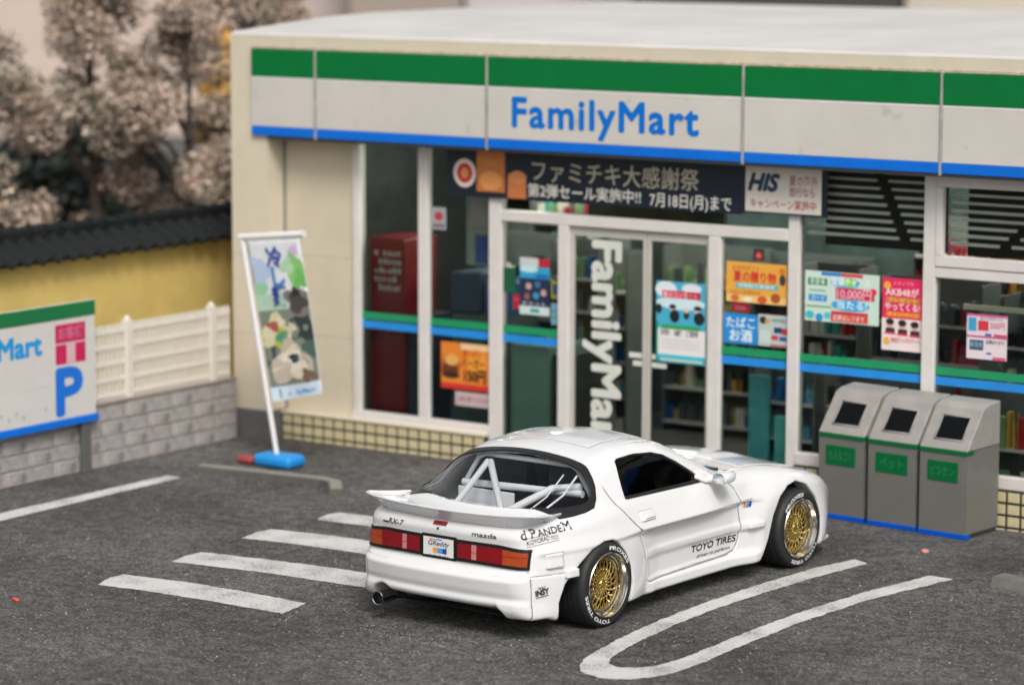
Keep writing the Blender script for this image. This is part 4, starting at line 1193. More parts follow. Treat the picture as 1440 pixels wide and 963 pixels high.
def surface_net(fn, lo, hi, h, iters=3):
    xs = np.arange(lo[0], hi[0] + h, h, dtype=np.float32)
    ys = np.arange(lo[1], hi[1] + h, h, dtype=np.float32)
    zs = np.arange(lo[2], hi[2] + h, h, dtype=np.float32)
    F = np.empty((len(xs), len(ys), len(zs)), np.float32)
    for i in range(0, len(xs), 64):
        F[i:i + 64] = fn(xs[i:i + 64, None, None], ys[None, :, None], zs[None, None, :])
    S = F < 0
    nx, ny, nz = (n - 1 for n in F.shape)
    cnt = np.zeros((nx, ny, nz), np.uint8)
    for i in (0, 1):
        for j in (0, 1):
            for k in (0, 1):
                cnt += S[i:nx + i, j:ny + j, k:nz + k]
    act = (cnt > 0) & (cnt < 8)
    I, J, K = np.nonzero(act)
    idx = np.full(act.shape, -1, np.int32)
    idx[I, J, K] = np.arange(len(I))
    acc = np.zeros((len(I), 3)); n = np.zeros(len(I))
    cor = [(i, j, k) for i in (0, 1) for j in (0, 1) for k in (0, 1)]
    for a in cor:
        for b in cor:
            if sum(b) - sum(a) == 1 and all(q >= p for p, q in zip(a, b)):
                fa = F[I + a[0], J + a[1], K + a[2]]; fb = F[I + b[0], J + b[1], K + b[2]]
                c = (fa < 0) != (fb < 0)
                t = np.where(c, fa / np.where(c, fa - fb, 1), 0)
                for ax in range(3):
                    acc[:, ax] += np.where(c, a[ax] + t * (b[ax] - a[ax]), 0)
                n += c
    V = np.stack([I, J, K], 1) + acc / n[:, None]
    V = V * h + np.array([xs[0], ys[0], zs[0]])
    V0 = V.copy()
    for _ in range(iters):
        f = fn(V[:, 0], V[:, 1], V[:, 2])
        G = grad(fn, V)
        g2 = np.maximum((G * G).sum(1), .15)
        V = V - (f / g2)[:, None] * G * .8
        V = V0 + np.clip(V - V0, -.6 * h, .6 * h)
    Q = []
    for ax in range(3):
        sl_a = [slice(0, n_) for n_ in F.shape]; sl_b = list(sl_a)
        sl_a[ax] = slice(0, F.shape[ax] - 1); sl_b[ax] = slice(1, F.shape[ax])
        A, B = S[tuple(sl_a)], S[tuple(sl_b)]
        E = A != B
        u, v = [(1, 2), (2, 0), (0, 1)][ax]
        for s_ in (0, 1):
            pass
        e = np.argwhere(E)
        ok = (e[:, u] > 0) & (e[:, v] > 0) & (e[:, u] < act.shape[u]) & (e[:, v] < act.shape[v])
        e = e[ok]
        sa = A[e[:, 0], e[:, 1], e[:, 2]]
        def cid(du, dv):
            c = e.copy(); c[:, u] -= du; c[:, v] -= dv
            return idx[c[:, 0], c[:, 1], c[:, 2]]
        q = np.stack([cid(1, 1), cid(0, 1), cid(0, 0), cid(1, 0)], 1)
        q = np.where(sa[:, None], q, q[:, ::-1])
        Q.append(q)
    Q = np.concatenate(Q)
    Q = Q[(Q >= 0).all(1)]
    return V, Q

def unit_normals(fn, V, e=2.5e-3):
    G = grad(fn, V, e)
    return G / np.maximum(np.linalg.norm(G, axis=1), 1e-6)[:, None]

def mesh_obj(name, V, Q, N, m, parent, mats=None, mi=None):
    """object from arrays, keeping only the vertices its faces use"""
    used = np.unique(Q)
    re = np.full(len(V), -1, np.int64); re[used] = np.arange(len(used))
    V2, Q2 = V[used], re[Q]
    me = bpy.data.meshes.new(name)
    k = Q2.shape[1]
    me.vertices.add(len(V2)); me.vertices.foreach_set("co", V2.astype(np.float32).ravel())
    me.loops.add(Q2.size); me.loops.foreach_set("vertex_index", Q2.ravel().astype(np.int32))
    me.polygons.add(len(Q2))
    me.polygons.foreach_set("loop_start", np.arange(0, Q2.size, k, dtype=np.int32))
    me.materials.append(m)
    me.update(calc_edges=True)
    me.validate()
    me.shade_smooth()
    if N is not None and len(me.polygons) == len(Q2):
        me.normals_split_custom_set_from_vertices(N[used].tolist())
    o = bpy.data.objects.new(name, me)
    COL.objects.link(o)
    o.parent = parent
    return o

def solve_side(x, z, fn=None, lo=.35, hi=1.05, sgn=-1):
    """|y| of the outside surface at (x, z)"""
    fn = fn or shell
    x = np.asarray(x, float); z = np.asarray(z, float)
    a = np.full(x.shape, lo); b = np.full(x.shape, hi)
    for _ in range(26):
        m = (a + b) / 2
        ins = fn(x, m * sgn, z) < 0
        a = np.where(ins, m, a); b = np.where(ins, b, m)
    return (a + b) / 2

def solve_rear(y, z, lo=-1.1, hi=-.2):
    y = np.asarray(y, float); z = np.asarray(z, float)
    a = np.full(y.shape, lo); b = np.full(y.shape, hi)
    for _ in range(26):
        m = (a + b) / 2
        ins = shell(m, y, z) < 0
        b = np.where(ins, m, b); a = np.where(ins, a, m)
    return (a + b) / 2

CAR = thing('sports_car', 'white wide-bodied coupe with gold mesh wheels and a ducktail spoiler', 'car',
            (6.1808616 + 0.05668243 * .07, -4.44883621 + 0.99839226 * .07, 0), math.radians(86.7506))

# ---------- paint and other materials
def car_paint():
    m = mat('car_paint', (.75, .755, .77), rough=.17, var=.006, scale=2.0, coat=.8, spec=.5, bump=.0006, bscale=9)
    return m
PAINT = car_paint()
BLACKTRIM = mat('black_trim', (.012, .012, .013), rough=.28, var=.1, scale=20)
DECAL = mat('black_print', (.015, .015, .018), rough=.45, var=.03)
RUBBER = mat('tyre_rubber', (.016, .017, .018), rough=.62, var=.2, scale=30, bump=.0015, bscale=90)
TYRE_LETTER = mat('tyre_letter_white', (.75, .77, .78), rough=.6, var=.12, scale=60)
CHROME = mat('polished_lip', (.60, .575, .54), rough=.16, metal=1, var=.04, scale=15)
GOLD = mat('gold_mesh', (.56, .40, .10), rough=.27, metal=.9, var=.08, scale=40)
GOLDB = mat('gold_rivets', (.85, .72, .42), rough=.18, metal=1, var=.05)
DARKW = mat('wheel_well_black', (.010, .010, .011), rough=.8, var=.2)
CARGLASS = glass_mat('car_glass', (.94, .95, .95), rough=.02, base_refl=.0, wob=.0015, ior=1.32)
CARGLASS_D = glass_mat('car_side_glass', (.16, .20, .19), rough=.03, base_refl=.0, wob=.0015, ior=1.28)

# ---------- body shell split along its panel gaps
V, Q = surface_net(body_field, (-.93, -.90, .05), (3.32, .90, 1.23), .0082)
N = unit_normals(body_field, V)
CEN = V[Q].mean(1)
cx, cy, cz = CEN[:, 0], CEN[:, 1], CEN[:, 2]
outer = np.abs(shell(cx, cy, cz)) < .016
acy = np.abs(cy)
d_door = sdpoly(cx, cz, P_DOOR)
d_hood = sdpoly(cx, cy, P_HOOD)
reg = {}
reg['door_right'] = outer & (d_door < 0) & (cy < -.45) & (cx > .24)
reg['door_left'] = outer & (d_door < 0) & (cy > .45) & (cx > .24)
reg['hood'] = outer & (d_hood < 0) & (cz > .52) & (cx > 1.9)
reg['sunroof_panel'] = outer & (sdpoly(cx, cy, P_SUNROOF) < 0) & (cz > 1.05)
reg['rear_bumper'] = outer & (cx < -.40) & (cz < .452 - .02 * (cx + .7)) & (((acy < .6) & (cx < -.6)) | (cx < -.40))
reg['front_bumper'] = outer & (cx > 2.80) & (cz < .46)
well = (np.minimum(sdpoly(cx, cz, P_RARCH), sdpoly(cx, cz, P_FARCH)) < .02) & (acy > .40) & (acy < .715) & (cz < .75) & ~outer
reg['wheel_housing'] = well
taken = np.zeros(len(Q), bool)
CARPARTS = {}
for k, msk in reg.items():
    msk = msk & ~taken
    taken |= msk
    nm = 'door' if k.startswith('door') else k
    CARPARTS[k] = mesh_obj(nm, V, Q[msk], N, DARKW if k == 'wheel_housing' else PAINT, CAR)
CARPARTS['body'] = mesh_obj('body', V, Q[~taken], N, PAINT, CAR)
# black pan under the floor
pan = MB().box(-.55, 2.95, -.60, .60, .105, .119, ch=.004)
pan.build('underbody', DARKW, CAR)
flr = MB().box(-.43, .30, -.50, .50, .12, .48); flr.box(1.95, 2.76, -.47, .47, .12, .5)
flr.build('chassis_tub', DARKW, CAR)

# ---------- patches lying on the outside surface: glass and rubber seals
def patch(name, D, off, lo, hi, m, parent, h=.012, thick=.005, keep=None):
    fn = lambda x, y, z: shell(x, y, z) - off
    Vp, Qp = surface_net(fn, lo, hi, h)
    d = D(Vp[:, 0], Vp[:, 1], Vp[:, 2])
    sel = d[Qp].mean(1) < 0
    Qp = Qp[sel]
    # edges used once are the rim: slide the rim vertices onto the outline
    ed = np.concatenate([Qp[:, [0, 1]], Qp[:, [1, 2]], Qp[:, [2, 3]], Qp[:, [3, 0]]])
    ed.sort(axis=1)
    un, ct = np.unique(ed, axis=0, return_counts=True)
    rim = np.unique(un[ct == 1])
    P = Vp[rim].copy()
    for _ in range(6):
        dd = D(P[:, 0], P[:, 1], P[:, 2])
        G = grad(D, P, 2e-3)
        Nn = unit_normals(fn, P)
        G = G - (G * Nn).sum(1)[:, None] * Nn
        g2 = np.maximum((G * G).sum(1), .3)
        P = P - np.clip(dd / g2, -.006, .006)[:, None] * G
        f = fn(P[:, 0], P[:, 1], P[:, 2])
        P = P - f[:, None] * Nn
    mv = P - Vp[rim]
    L = np.linalg.norm(mv, axis=1)
    P = np.where((L < 1.7 * h)[:, None], P, Vp[rim])
    Vp[rim] = P
    Np = unit_normals(fn, Vp)
    o = mesh_obj(name, Vp, Qp, Np, m, parent)
    if thick:
        md = o.modifiers.new('thickness', 'SOLIDIFY')
        md.thickness = thick
        md.offset = -1
    return o

HB = ((-.66, -.76, .76), (.24, .76, 1.20))
patch('rear_window', lambda x, y, z: np.maximum(hatch_d(x, z) + SEAL - .012, -.56 - x), -.014, *HB, CARGLASS, CAR, h=.014, thick=0)
seal = patch('window_seal', lambda x, y, z: np.maximum(np.maximum(hatch_d(x, z), -(hatch_d(x, z) + SEAL + .012)), -.34 - x), .003, *HB, BLACKTRIM, CAR, h=.010, thick=.010)
for sg in (-1, 1):
    lo, hi = ((.30, -.80, .76), (1.45, -.48, 1.13)) if sg < 0 else ((.30, .48, .76), (1.45, .80, 1.13))
    w_ = patch('side_window', lambda x, y, z: sdpoly(x, z, P_WIN) - .006, -.022, lo, hi, CARGLASS_D, CAR, h=.012, thick=0)
    patch('window_seal', lambda x, y, z: np.maximum(sdpoly(x, z, P_WIN) - .004, -(sdpoly(x, z + .0, P_WIN) + .013 + .016 * (1 - sstep(.80, .86, z)))), -.016, lo, hi, BLACKTRIM, w_, h=.009, thick=.006)
patch('windshield', lambda x, y, z: np.maximum(np.maximum(1.215 - x, .865 - z), np.abs(y) - .57), -.012, (1.15, -.64, .80), (1.85, .64, 1.2), CARGLASS_D, CAR, h=.02, thick=0)

# ---------- wheels
TR, TY0, TY1 = .297, .575, .852
def build_wheel():
    root = bpy.data.objects.new('wheel', None)
    COL.objects.link(root)
    root.parent = CAR
    # local frame: axle along y, outside face towards -y
    ty = MB()
    w2 = .150
    prof = [(-w2 + .020, .222), (-w2 + .006, .228), (-w2, .240), (-w2 + .001, .266), (-w2 + .010, .284), (-w2 + .026, .2945)]
    prof += [(a, .297) for a in np.linspace(-w2 + .045, w2 - .045, 7)]
    prof += [(w2 - .036, .2955), (w2 - .018, .288), (w2, .262), (w2 - .004, .243), (w2 - .02, .236)]
    full = []
    for a, r in prof:
        full.append((a, r))
    ty.lathe(full, 96)
    # tread grooves as raised ribs between shallow channels
    for a in (-.06, -.02, .02, .06):
        ty.lathe([(a - .014, .2965), (a - .013, .3000), (a + .013, .3000), (a + .014, .2965)], 96)
    t = ty.build('tyre', RUBBER, root, smooth=50)
    # lettering moulded on the side wall
    lt = MB()
    def arc(s, a0, a1, r, h, flip=False):
        P, F = text_shape(s, .03, 1.05, 0)
        if not len(P): return
        u = P[:, 0] / P[:, 0].max()
        v = P[:, 1] * h
        th = a0 + (a1 - a0) * u
        rr = r + v if not flip else r + h - v
        # angle clockwise from the top as seen from outside (-y side, x to the right)
        pts = np.stack([rr * np.sin(th), np.full(len(u), -w2 - .0012) + .012 * np.clip((rr - .258) / .03, 0, 1) ** 2, rr * np.cos(th)], 1)
        lt.add(pts, F)
    arc('PROXES', math.radians(2), math.radians(62), .243, .026)
    arc('TOYO TIRES', math.radians(175), math.radians(262), .243, .026)
    lo = lt.build('tyre_lettering', TYRE_LETTER, t)
    # polished lip and barrel
    rm = MB()
    rm.lathe([(-w2 + .012, .240), (-w2 - .001, .241), (-w2 - .006, .237), (-w2 - .001, .230), (-w2 + .010, .227), (-w2 + .020, .222), (-w2 + .042, .217),
              (-w2 + .046, .211), (-w2 + .064, .208), (-w2 + .068, .203), (-w2 + .082, .200), (-w2 + .084, .190), (w2 - .02, .190)], 96)
    rm.v = [(x * .945, y, z * .945) for x, y, z in rm.v]
    rm.build('rim_lip', CHROME, root, smooth=35)
    bk = MB().lathe([(-w2 + .13, .175), (-w2 + .13, .001)], 48)
    bk.build('brake_shadow_disc', DARKW, root)
    dk = MB().lathe([(-w2 + .115, .12), (-w2 + .110, .12), (-w2 + .110, .04), (-w2 + .1, .04), (-w2 + .1, .001)], 40)
    dk.build('brake_disc', mat('brake_steel', (.18, .17, .16), rough=.4, metal=.8, var=.15, scale=30), root, smooth=30)
    # gold mesh centre: two opposite sets of slanting spokes
    gm = MB()
    n = 20
    ya, yb = -w2 + .066, -w2 + .050
    for sgn in (-1, 1):
        for k in range(n):
            t0 = 2 * math.pi * (k + .25 * sgn) / n
            pts = []
            for q in np.linspace(0, 1, 5):
                r = .045 + (.163 - .045) * q
                th = t0 + sgn * (math.pi / n) * 2.6 * (q - .5)
                yy = ya + (yb - ya) * math.sin(q * math.pi * .5) * .2 - .004 + .012 * q ** 3
                pts.append((r * math.sin(th), yy - .006, r * math.cos(th)))
            gm.tube(pts, [.0056, .0046, .0040, .0040, .0048], n=5)
    for k in range(n * 2):
        th = 2 * math.pi * k / (n * 2)
        gm.tube([(.150 * math.sin(th), ya + .002, .150 * math.cos(th)), (.170 * math.sin(th), ya + .006, .170 * math.cos(th))], .0042, n=5)
    gm.lathe([(ya - .002, .176), (ya - .008, .172), (ya - .006, .163), (ya + .006, .162)], 72)
    gm.lathe([(ya - .004, .052), (ya - .012, .050), (ya - .016, .040), (ya - .014, .030), (ya + .01, .030)], 40)
    gm.lathe([(ya - .016, .031), (ya - .022, .026), (ya - .024, .012), (ya - .024, .0005)], 30)
    gm.v = [(x * 1.055, y, z * 1.055) for x, y, z in gm.v]
    gm.build('mesh_spokes', GOLD, root, smooth=40)
    rv = MB()
    for k in range(36):
        th = 2 * math.pi * k / 36
        c = (.188 * math.sin(th), -w2 + .072, .188 * math.cos(th))
        rv.lathe([(-.007, .0003), (-.006, .0030), (0, .0042), (.004, .0042)], 6, c=c)
    rv.build('lip_bolt_ring', CHROME, root, smooth=60)
    rb = MB()
    for ring, cnt in ((.040, 10), (.075, 20), (.104, 20)):
        for k in range(cnt):
            th = 2 * math.pi * (k + (.5 if ring > .09 else 0)) / cnt
            c = (ring * math.sin(th), ya - (.014 if ring < .05 else .010), ring * math.cos(th))
            rb.lathe([(-.006, .0003), (-.005, .0028), (0, .0040), (.004, .0040)], 6, c=c)
    tag(rb.build('spoke_stud_ring', GOLDB, root, smooth=60), kind='stuff')
    return root

def copy_tree(o, parent=None):
    c = o.copy()
    COL.objects.link(c)
    c.parent = parent
    for ch in list(o.children):
        copy_tree(ch, c)
    return c

W0 = build_wheel()
YC = -(TY1 - .150)
W0.location = (0, YC, .2985)
W0.rotation_euler = (0, 0, 0)
for (x, sg, roll) in ((2.44, -1, -.95), (0, 1, 1.0), (2.44, 1, 2.2)):
    w = copy_tree(W0, CAR)
    w.location = (x, sg * -YC, .2985)
    w.rotation_euler = (0, roll, 0) if sg < 0 else (0, roll, math.pi)

# ---------- tail lamps
RED = mat('lamp_red', (.24, .003, .009), rough=.10, var=.10, scale=14, coat=.8)
ORANGE = mat('lamp_orange', (.40, .062, .014), rough=.10, var=.12, scale=14, coat=.8)
REVW = mat('lamp_reverse', (.55, .22, .22), rough=.12, var=.1, scale=14, coat=.8)
def rear_patch(mb, y0, y1, zf0, zf1, off, ny, nz, mi=0, rim=.012):
    """raised pad on the tail, following its curve; zf0/zf1 give bottom and top edge at a y"""
    ys = np.linspace(y0, y1, ny)
    rows = []
    for j in range(nz + 1):
        t = j / nz
        zz = np.array([zf0(abs(y)) * (1 - t) + zf1(abs(y)) * t for y in ys])
        rows.append((ys, zz))
    front = [np.stack([solve_rear(y, z) - off, y, z], 1) for y, z in rows]
    vs = np.concatenate(front)
    n0 = len(mb.v)
    W_ = ny
    fs = []
    for j in range(nz):
        for i in range(ny - 1):
            q = (j * W_ + i, j * W_ + i + 1, (j + 1) * W_ + i + 1, (j + 1) * W_ + i)
            fs.append(q[::-1] if y1 > y0 else q)
    # rim walls back into the body
    loop = [i for i in range(ny)] + [j * W_ + ny - 1 for j in range(1, nz + 1)] + [nz * W_ + i for i in range(ny - 2, -1, -1)] + [j * W_ for j in range(nz - 1, 0, -1)]
    back = vs[loop] + np.array([off + rim, 0, 0])
    m0 = len(vs)
    allv = np.concatenate([vs, back])
    L = len(loop)
    for i in range(L):
        a, b = loop[i], loop[(i + 1) % L]
        q = (a, b, m0 + (i + 1) % L, m0 + i)
        fs.append(q if y1 > y0 else q[::-1])
    mb.add(allv, fs, mi)
for sg in (-1, 1):
    t = bpy.data.objects.new('tail_light', None); COL.objects.link(t); t.parent = CAR
    zb = lambda y: .512 - .012 * sstep(.3, .7, y)
    zt = lambda y: .660 - .022 * sstep(.45, .72, y)
    fr = MB(); rear_patch(fr, sg * .150, sg * .705, zb, zt, .010, 40, 4)
    fr.build('lamp_frame', BLACKTRIM, t, smooth=45)
    zb2 = lambda y: zb(y) + .023
    zt2 = lambda y: zt(y) - .023
    for nm, a, b, mm in (('lens', .168, .285, RED), ('reverse_lens', .285, .325, REVW), ('lens', .325, .530, RED), ('indicator_lens', .530, .695, ORANGE)):
        l = MB(); rear_patch(l, sg * a, sg * b, zb2, zt2, .013, 14, 4)
        l.build(nm, mm, t, smooth=45)
    # the lens carries a fine horizontal rib
    rb = MB()
    rear_patch(rb, sg * .172, sg * .69, lambda y: .583, lambda y: .5865, .0145, 30, 1)
    rb.build('lens_rib', RED, t)

# number plate and its dark recess
rp = MB(); rear_patch(rp, .150, -.150, lambda y: .503, lambda y: .668, .003, 10, 2); rp.build('plate_recess', BLACKTRIM, CAR)
px = float(solve_rear(0.0, .585)) - .010
pl = MB().box(px - .004, px, -.132, .132, .522, .648, ch=.0015)
plate = pl.build('number_plate', mat('plate_white', (.78, .78, .76), rough=.4, var=.02), CAR)
pr = MB()
WP = 'plate'
u, v = (0, -1, 0), (0, 0, 1)
pr.text('GReddy', (px - .0055, .086, .594), u, v, .034, 0, nrm=(-1, 0, 0), bold=.012, shear=.25, width=.185)
pr.quad((px - .0052, .045, .543), (0, -.042, 0), (0, 0, .036), 1)
pr.quad((px - .0052, .003, .543), (0, -.042, 0), (0, 0, .036), 2)
pr.quad((px - .0052, -.039, .543), (0, -.036, 0), (0, 0, .036), 3)
pr.quad((px - .0052, .080, .632), (0, -.055, 0), (0, 0, .010), 1)
pr.quad((px - .0052, .020, .632), (0, -.055, 0), (0, 0, .010), 2)
for i in range(9):
    pr.quad((px - .0052, .10 - i * .022, .520 + (i % 2) * .003), (0, -.014, 0), (0, 0, .006), 0)
pr.build('plate_print', [mat('p_navy', (.02, .03, .12), var=.02), mat('p_orange', (.80, .36, .05), var=.02), mat('p_sky', (.05, .32, .75), var=.02), mat('p_deep', (.02, .05, .35), var=.02)], plate)
# print and badges on the tail
def rear_text(mb, s, yl, zb, w, h, mi=0, off=.0022, **k):
    def fn(U, V):
        y = yl - U; z = zb + V
        return np.stack([solve_rear(y, z) - off, y, z], 1)
    mb.text(s, (0, 0, 0), u, v, h, mi, width=w, fn=fn, nrm=(-1, 0, 0), **k)
bt = MB()
rear_text(bt, 'RX-7', .470, .692, .150, .036, bold=.02, shear=.25)
rear_text(bt, 'mazda', -.285, .698, .195, .030, bold=.022)
ys_ = np.linspace(.505, .455, 4)
bt.build('badge_lettering', DECAL, CAR)
b2 = MB(); rear_patch(b2, .525, .472, lambda y: .692, lambda y: .703, .002, 4, 1, rim=.001); b2.build('badge_bar', DECAL, CAR)
bl = MB(); rear_patch(bl, .058, -.058, lambda y: .738, lambda y: .760, .008, 8, 2); bl.build('brake_light', RED, CAR, smooth=40)
kx = float(solve_rear(0.0, .712))
MB().lathe([(-.004, .0005), (-.004, .008), (0, .011), (.01, .011)], 16, c=(kx, 0.012, .712), axis='x').build('boot_lock', BLACKTRIM, CAR, smooth=30)

# ---------- spoiler
def make_spoiler():
    top = [(-.30, .668, .822), (-.42, .695, .832), (-.56, .728, .848), (-.68, .740, .868), (-.755, .675, .874), (-.795, .53, .868), (-.825, .30, .862), (-.838, 0, .860)]
    bot = [(-.30, .664, .812), (-.40, .660, .804), (-.52, .650, .790), (-.63, .630, .782), (-.685, .585, .778), (-.725, .47, .778), (-.752, .28, .778), (-.765, 0, .776)]
    inn = [(-.30, .650, .812), (-.38, .625, .826), (-.44, .600, .822), (-.50, .560, .815), (-.535, .500, .806), (-.560, .42, .802), (-.585, .26, .802), (-.60, 0, .802)]
    def dens(P, n=64):
        P = np.array(P + [(p[0], -p[1], p[2]) for p in P[-2::-1]], float)
        t = np.linspace(0, 1, len(P)); tt = np.linspace(0, 1, n * 2 + 1)
        out = []
        # Catmull-Rom
        for q in tt:
            f = q * (len(P) - 1); i = min(int(f), len(P) - 2); w = f - i
            p0, p1, p2, p3 = P[max(i - 1, 0)], P[i], P[i + 1], P[min(i + 2, len(P) - 1)]
            out.append(.5 * ((2 * p1) + (-p0 + p2) * w + (2 * p0 - 5 * p1 + 4 * p2 - p3) * w * w + (-p0 + 3 * p1 - 3 * p2 + p3) * w ** 3))
        return np.array(out)
    T, B, I = dens(top), dens(bot), dens(inn)
    n = len(T)
    secs = []
    for i in range(n):
        t, b, c = T[i], B[i], I[i]
        o = (t - c); o[2] = 0; o /= np.linalg.norm(o) + 1e-9
        up = np.array([0, 0, 1.])
        s = [b + up * -.004, b + (t - b) * .35 + o * -.012, b + (t - b) * .75 - o * .004, t - up * .006 + o * .003, t + o * .003, t + up * .004 - o * .006,
             t * .72 + c * .28 - up * .016, t * .35 + c * .65 - up * .016, c - up * .004, c - up * .03, b - up * .03 + (c - b) * .3]
        secs.append(s)
    m = len(secs[0])
    vs = [p for s in secs for p in s]
    fs = []
    for i in range(n - 1):
        for j in range(m):
            k = (j + 1) % m
            fs.append((i * m + j, i * m + k, (i + 1) * m + k, (i + 1) * m + j))
    fs.append(tuple(range(m))[::-1]); fs.append(tuple((n - 1) * m + j for j in range(m)))
    mb = MB().add(vs, fs)
    return mb.build('spoiler', PAINT, CAR, smooth=50)
sp = make_spoiler()
hg = MB()
for sg in (-1, 1):
    hg.lathe([(-.006, .0005), (-.006, .010), (.012, .012)], 10, c=(-.715, sg * .50, .779), axis='z')
hg.build('spoiler_mount', PAINT, sp, smooth=40)

# ---------- front splitter
_spl = [(2.80, -.755), (2.95, -.745), (3.06, -.715), (3.17, -.60), (3.285, -.35), (3.295, 0), (3.285, .35), (3.17, .60), (3.06, .715), (2.95, .745), (2.80, .755)]
_so = MB().prism(_spl, .112, .134, 'z').build('splitter', PAINT, CAR)
_bv = _so.modifiers.new('bevel', 'BEVEL'); _bv.width = .007; _bv.segments = 2

# ---------- exhaust
exm = mat('exhaust_steel', (.45, .44, .43), rough=.16, metal=1, var=.15, scale=20)
ex = MB()
ex.lathe([(.10, .045), (-.04, .047), (-.055, .050), (-.062, .047), (-.058, .042), (-.02, .040), (.06, .038)], 36, c=(-.80, .50, .168), axis='x')
eo = ex.build('exhaust', exm, CAR, smooth=40)
MB().lathe([(-.03, .0395), (-.03, .0005)], 24, c=(-.78, .50, .168), axis='x').build('exhaust_mouth', DARKW, eo)
ex = MB().tube([(-.72, .50, .168), (-.60, .46, .165), (-.50, .30, .16), (-.40, .15, .15)], .034, n=14)
ex.build('silencer_pipe', mat('silencer', (.05, .05, .05), rough=.35, metal=.6, var=.2), eo, smooth=40)

# ---------- door mirrors
def mirror_field(x, y, z):
    # housing: flattened ellipsoid with a hollow face, leg to the door
    ax = (x - 1.40) / .085; ay_ = (y + .835) / .060; az = (z - .845) / .036
    q = np.sqrt(ax * ax * .9 + ay_ * ay_ + az * az)
    h = (q - 1) * .036
    return h
def make_mirror(sg):
    mb = MB()
    # pad at the foot of the A pillar
    P = np.array([(1.275, .832), (1.34, .795), (1.43, .800), (1.40, .845), (1.315, .885)])
    y = solve_side(P[:, 0], P[:, 1])
    vs = [(p[0], sg * (yy + .022), p[1]) for p, yy in zip(P, y)] + [(p[0], sg * (yy - .02), p[1]) for p, yy in zip(P, y)]
    cen = P.mean(0)
    mb.add(vs, [tuple(range(5)) if sg > 0 else tuple(range(5))[::-1]] + [((i + 1) % 5, i, 5 + i, 5 + (i + 1) % 5) if sg > 0 else (i, (i + 1) % 5, 5 + (i + 1) % 5, 5 + i) for i in range(5)])
    o = mb.build('mirror_foot', PAINT, CAR)
    bv = o.modifiers.new('bevel', 'BEVEL'); bv.width = .012; bv.segments = 3
    o.data.shade_smooth()
    hs = MB()
    n, k = 20, 14
    secs = []
    prof = [(.0, .0), (.02, .35), (.06, .60), (.15, .80), (.35, .97), (.6, 1.0), (.85, .96), (.97, .9), (1.0, .82), (.99, .72), (.90, .66), (.86, .40), (.85, .0)]
    for t, r in prof:
        # axis of the shell runs from front (x = 1.50) to the back face (x = 1.33); width along y, height along z
        x = 1.515 - .165 * t
        for i in range(28):
            a = 2 * math.pi * i / 28
            ca, sa = math.cos(a), math.sin(a)
            e = .75
            yy = sg * (.835 + .012 * t + .082 * r * abs(ca) ** e * (1 if ca > 0 else -1))
            zz = .842 + .046 * r * abs(sa) ** e * (1 if sa > 0 else -1)
            hs.v.append((x - .030 * (yy * sg - .835) / .08 * t, yy, zz)); 
    for j in range(len(prof) - 1):
        for i in range(28):
            q = (j * 28 + i, j * 28 + (i + 1) % 28, (j + 1) * 28 + (i + 1) % 28, (j + 1) * 28 + i)
            hs.f.append(q if sg > 0 else q[::-1]); hs.m.append(0)
    ho = hs.build('mirror_housing', PAINT, o, smooth=55)
    st = MB().tube([(1.38, sg * .72, .812), (1.42, sg * .79, .820), (1.44, sg * .81, .835)], [.024, .020, .022], n=12)
    st.build('mirror_stalk', PAINT, o, smooth=60)
    gl = MB().add([(1.365 - .008, sg * (.842 + .055 * math.cos(a)), .842 + .030 * math.sin(a)) for a in np.linspace(0, 2 * math.pi, 20, endpoint=False)], [tuple(range(20))])
    gl.build('mirror_glass', mat('mirror_silver', (.75, .77, .8), rough=.12, metal=.6, var=.01), o)
    return o
make_mirror(-1); make_mirror(1)

# ---------- dark seams down in the panel gaps
SEAM = mat('gap_shadow', (.16, .17, .20), rough=.6, var=.05)
def dens_line(P, step=.02, closed=False):
    P = [np.array(p, float) for p in P]
    if closed: P = P + [P[0]]
    out = []
    for a, b in zip(P[:-1], P[1:]):
        k = max(1, int(np.linalg.norm(b - a) / step))
        out += [a + (b - a) * i / k for i in range(k)]
    out.append(P[-1])
    Q_ = np.array(out)
    if not closed:
        for _ in range(2): Q_[1:-1] = (Q_[:-2] + 2 * Q_[1:-1] + Q_[2:]) / 4
    return Q_
def seam(parent, P, solver, wd=.0055, closed=False, name='panel_gap'):
    P = dens_line(P, closed=closed)
    T = np.gradient(P, axis=0); T /= np.linalg.norm(T, axis=1)[:, None] + 1e-9
    Nn = np.stack([-T[:, 1], T[:, 0]], 1)
    A_, B_ = solver(P + Nn * wd / 2), solver(P - Nn * wd / 2)
    n_ = len(P)
    mb = MB().add(list(A_) + list(B_), [(i, i + 1, n_ + i + 1, n_ + i) for i in range(n_ - 1)])
    return mb.build(name, SEAM, parent)
def on_side(sg, off=-.0035):
    return lambda P: np.stack([P[:, 0], sg * (solve_side(P[:, 0], P[:, 1]) + off), P[:, 1]], 1)
def on_top(P, off=-.003):
    a = np.full(len(P), .60); b = np.full(len(P), 1.30)
    for _ in range(26):
        m = (a + b) / 2
        ins = shell(P[:, 0], P[:, 1], m) < 0
        a = np.where(ins, m, a); b = np.where(ins, b, m)
    return np.stack([P[:, 0], P[:, 1], a + off], 1)
for sg, k in ((-1, 'door_right'), (1, 'door_left')):
    seam(CARPARTS[k], P_DOOR[1:16], on_side(sg))
    seam(CARPARTS['rear_bumper'], [(-.705, .17), (-.705, .30), (-.705, .445)], on_side(sg))
seam(CARPARTS['hood'], [(1.98, -.60), (2.3, -.605), (2.72, -.60), (3.0, -.575)], on_top)
seam(CARPARTS['hood'], [(1.98, .60), (2.3, .605), (2.72, .60), (3.0, .575)], on_top)
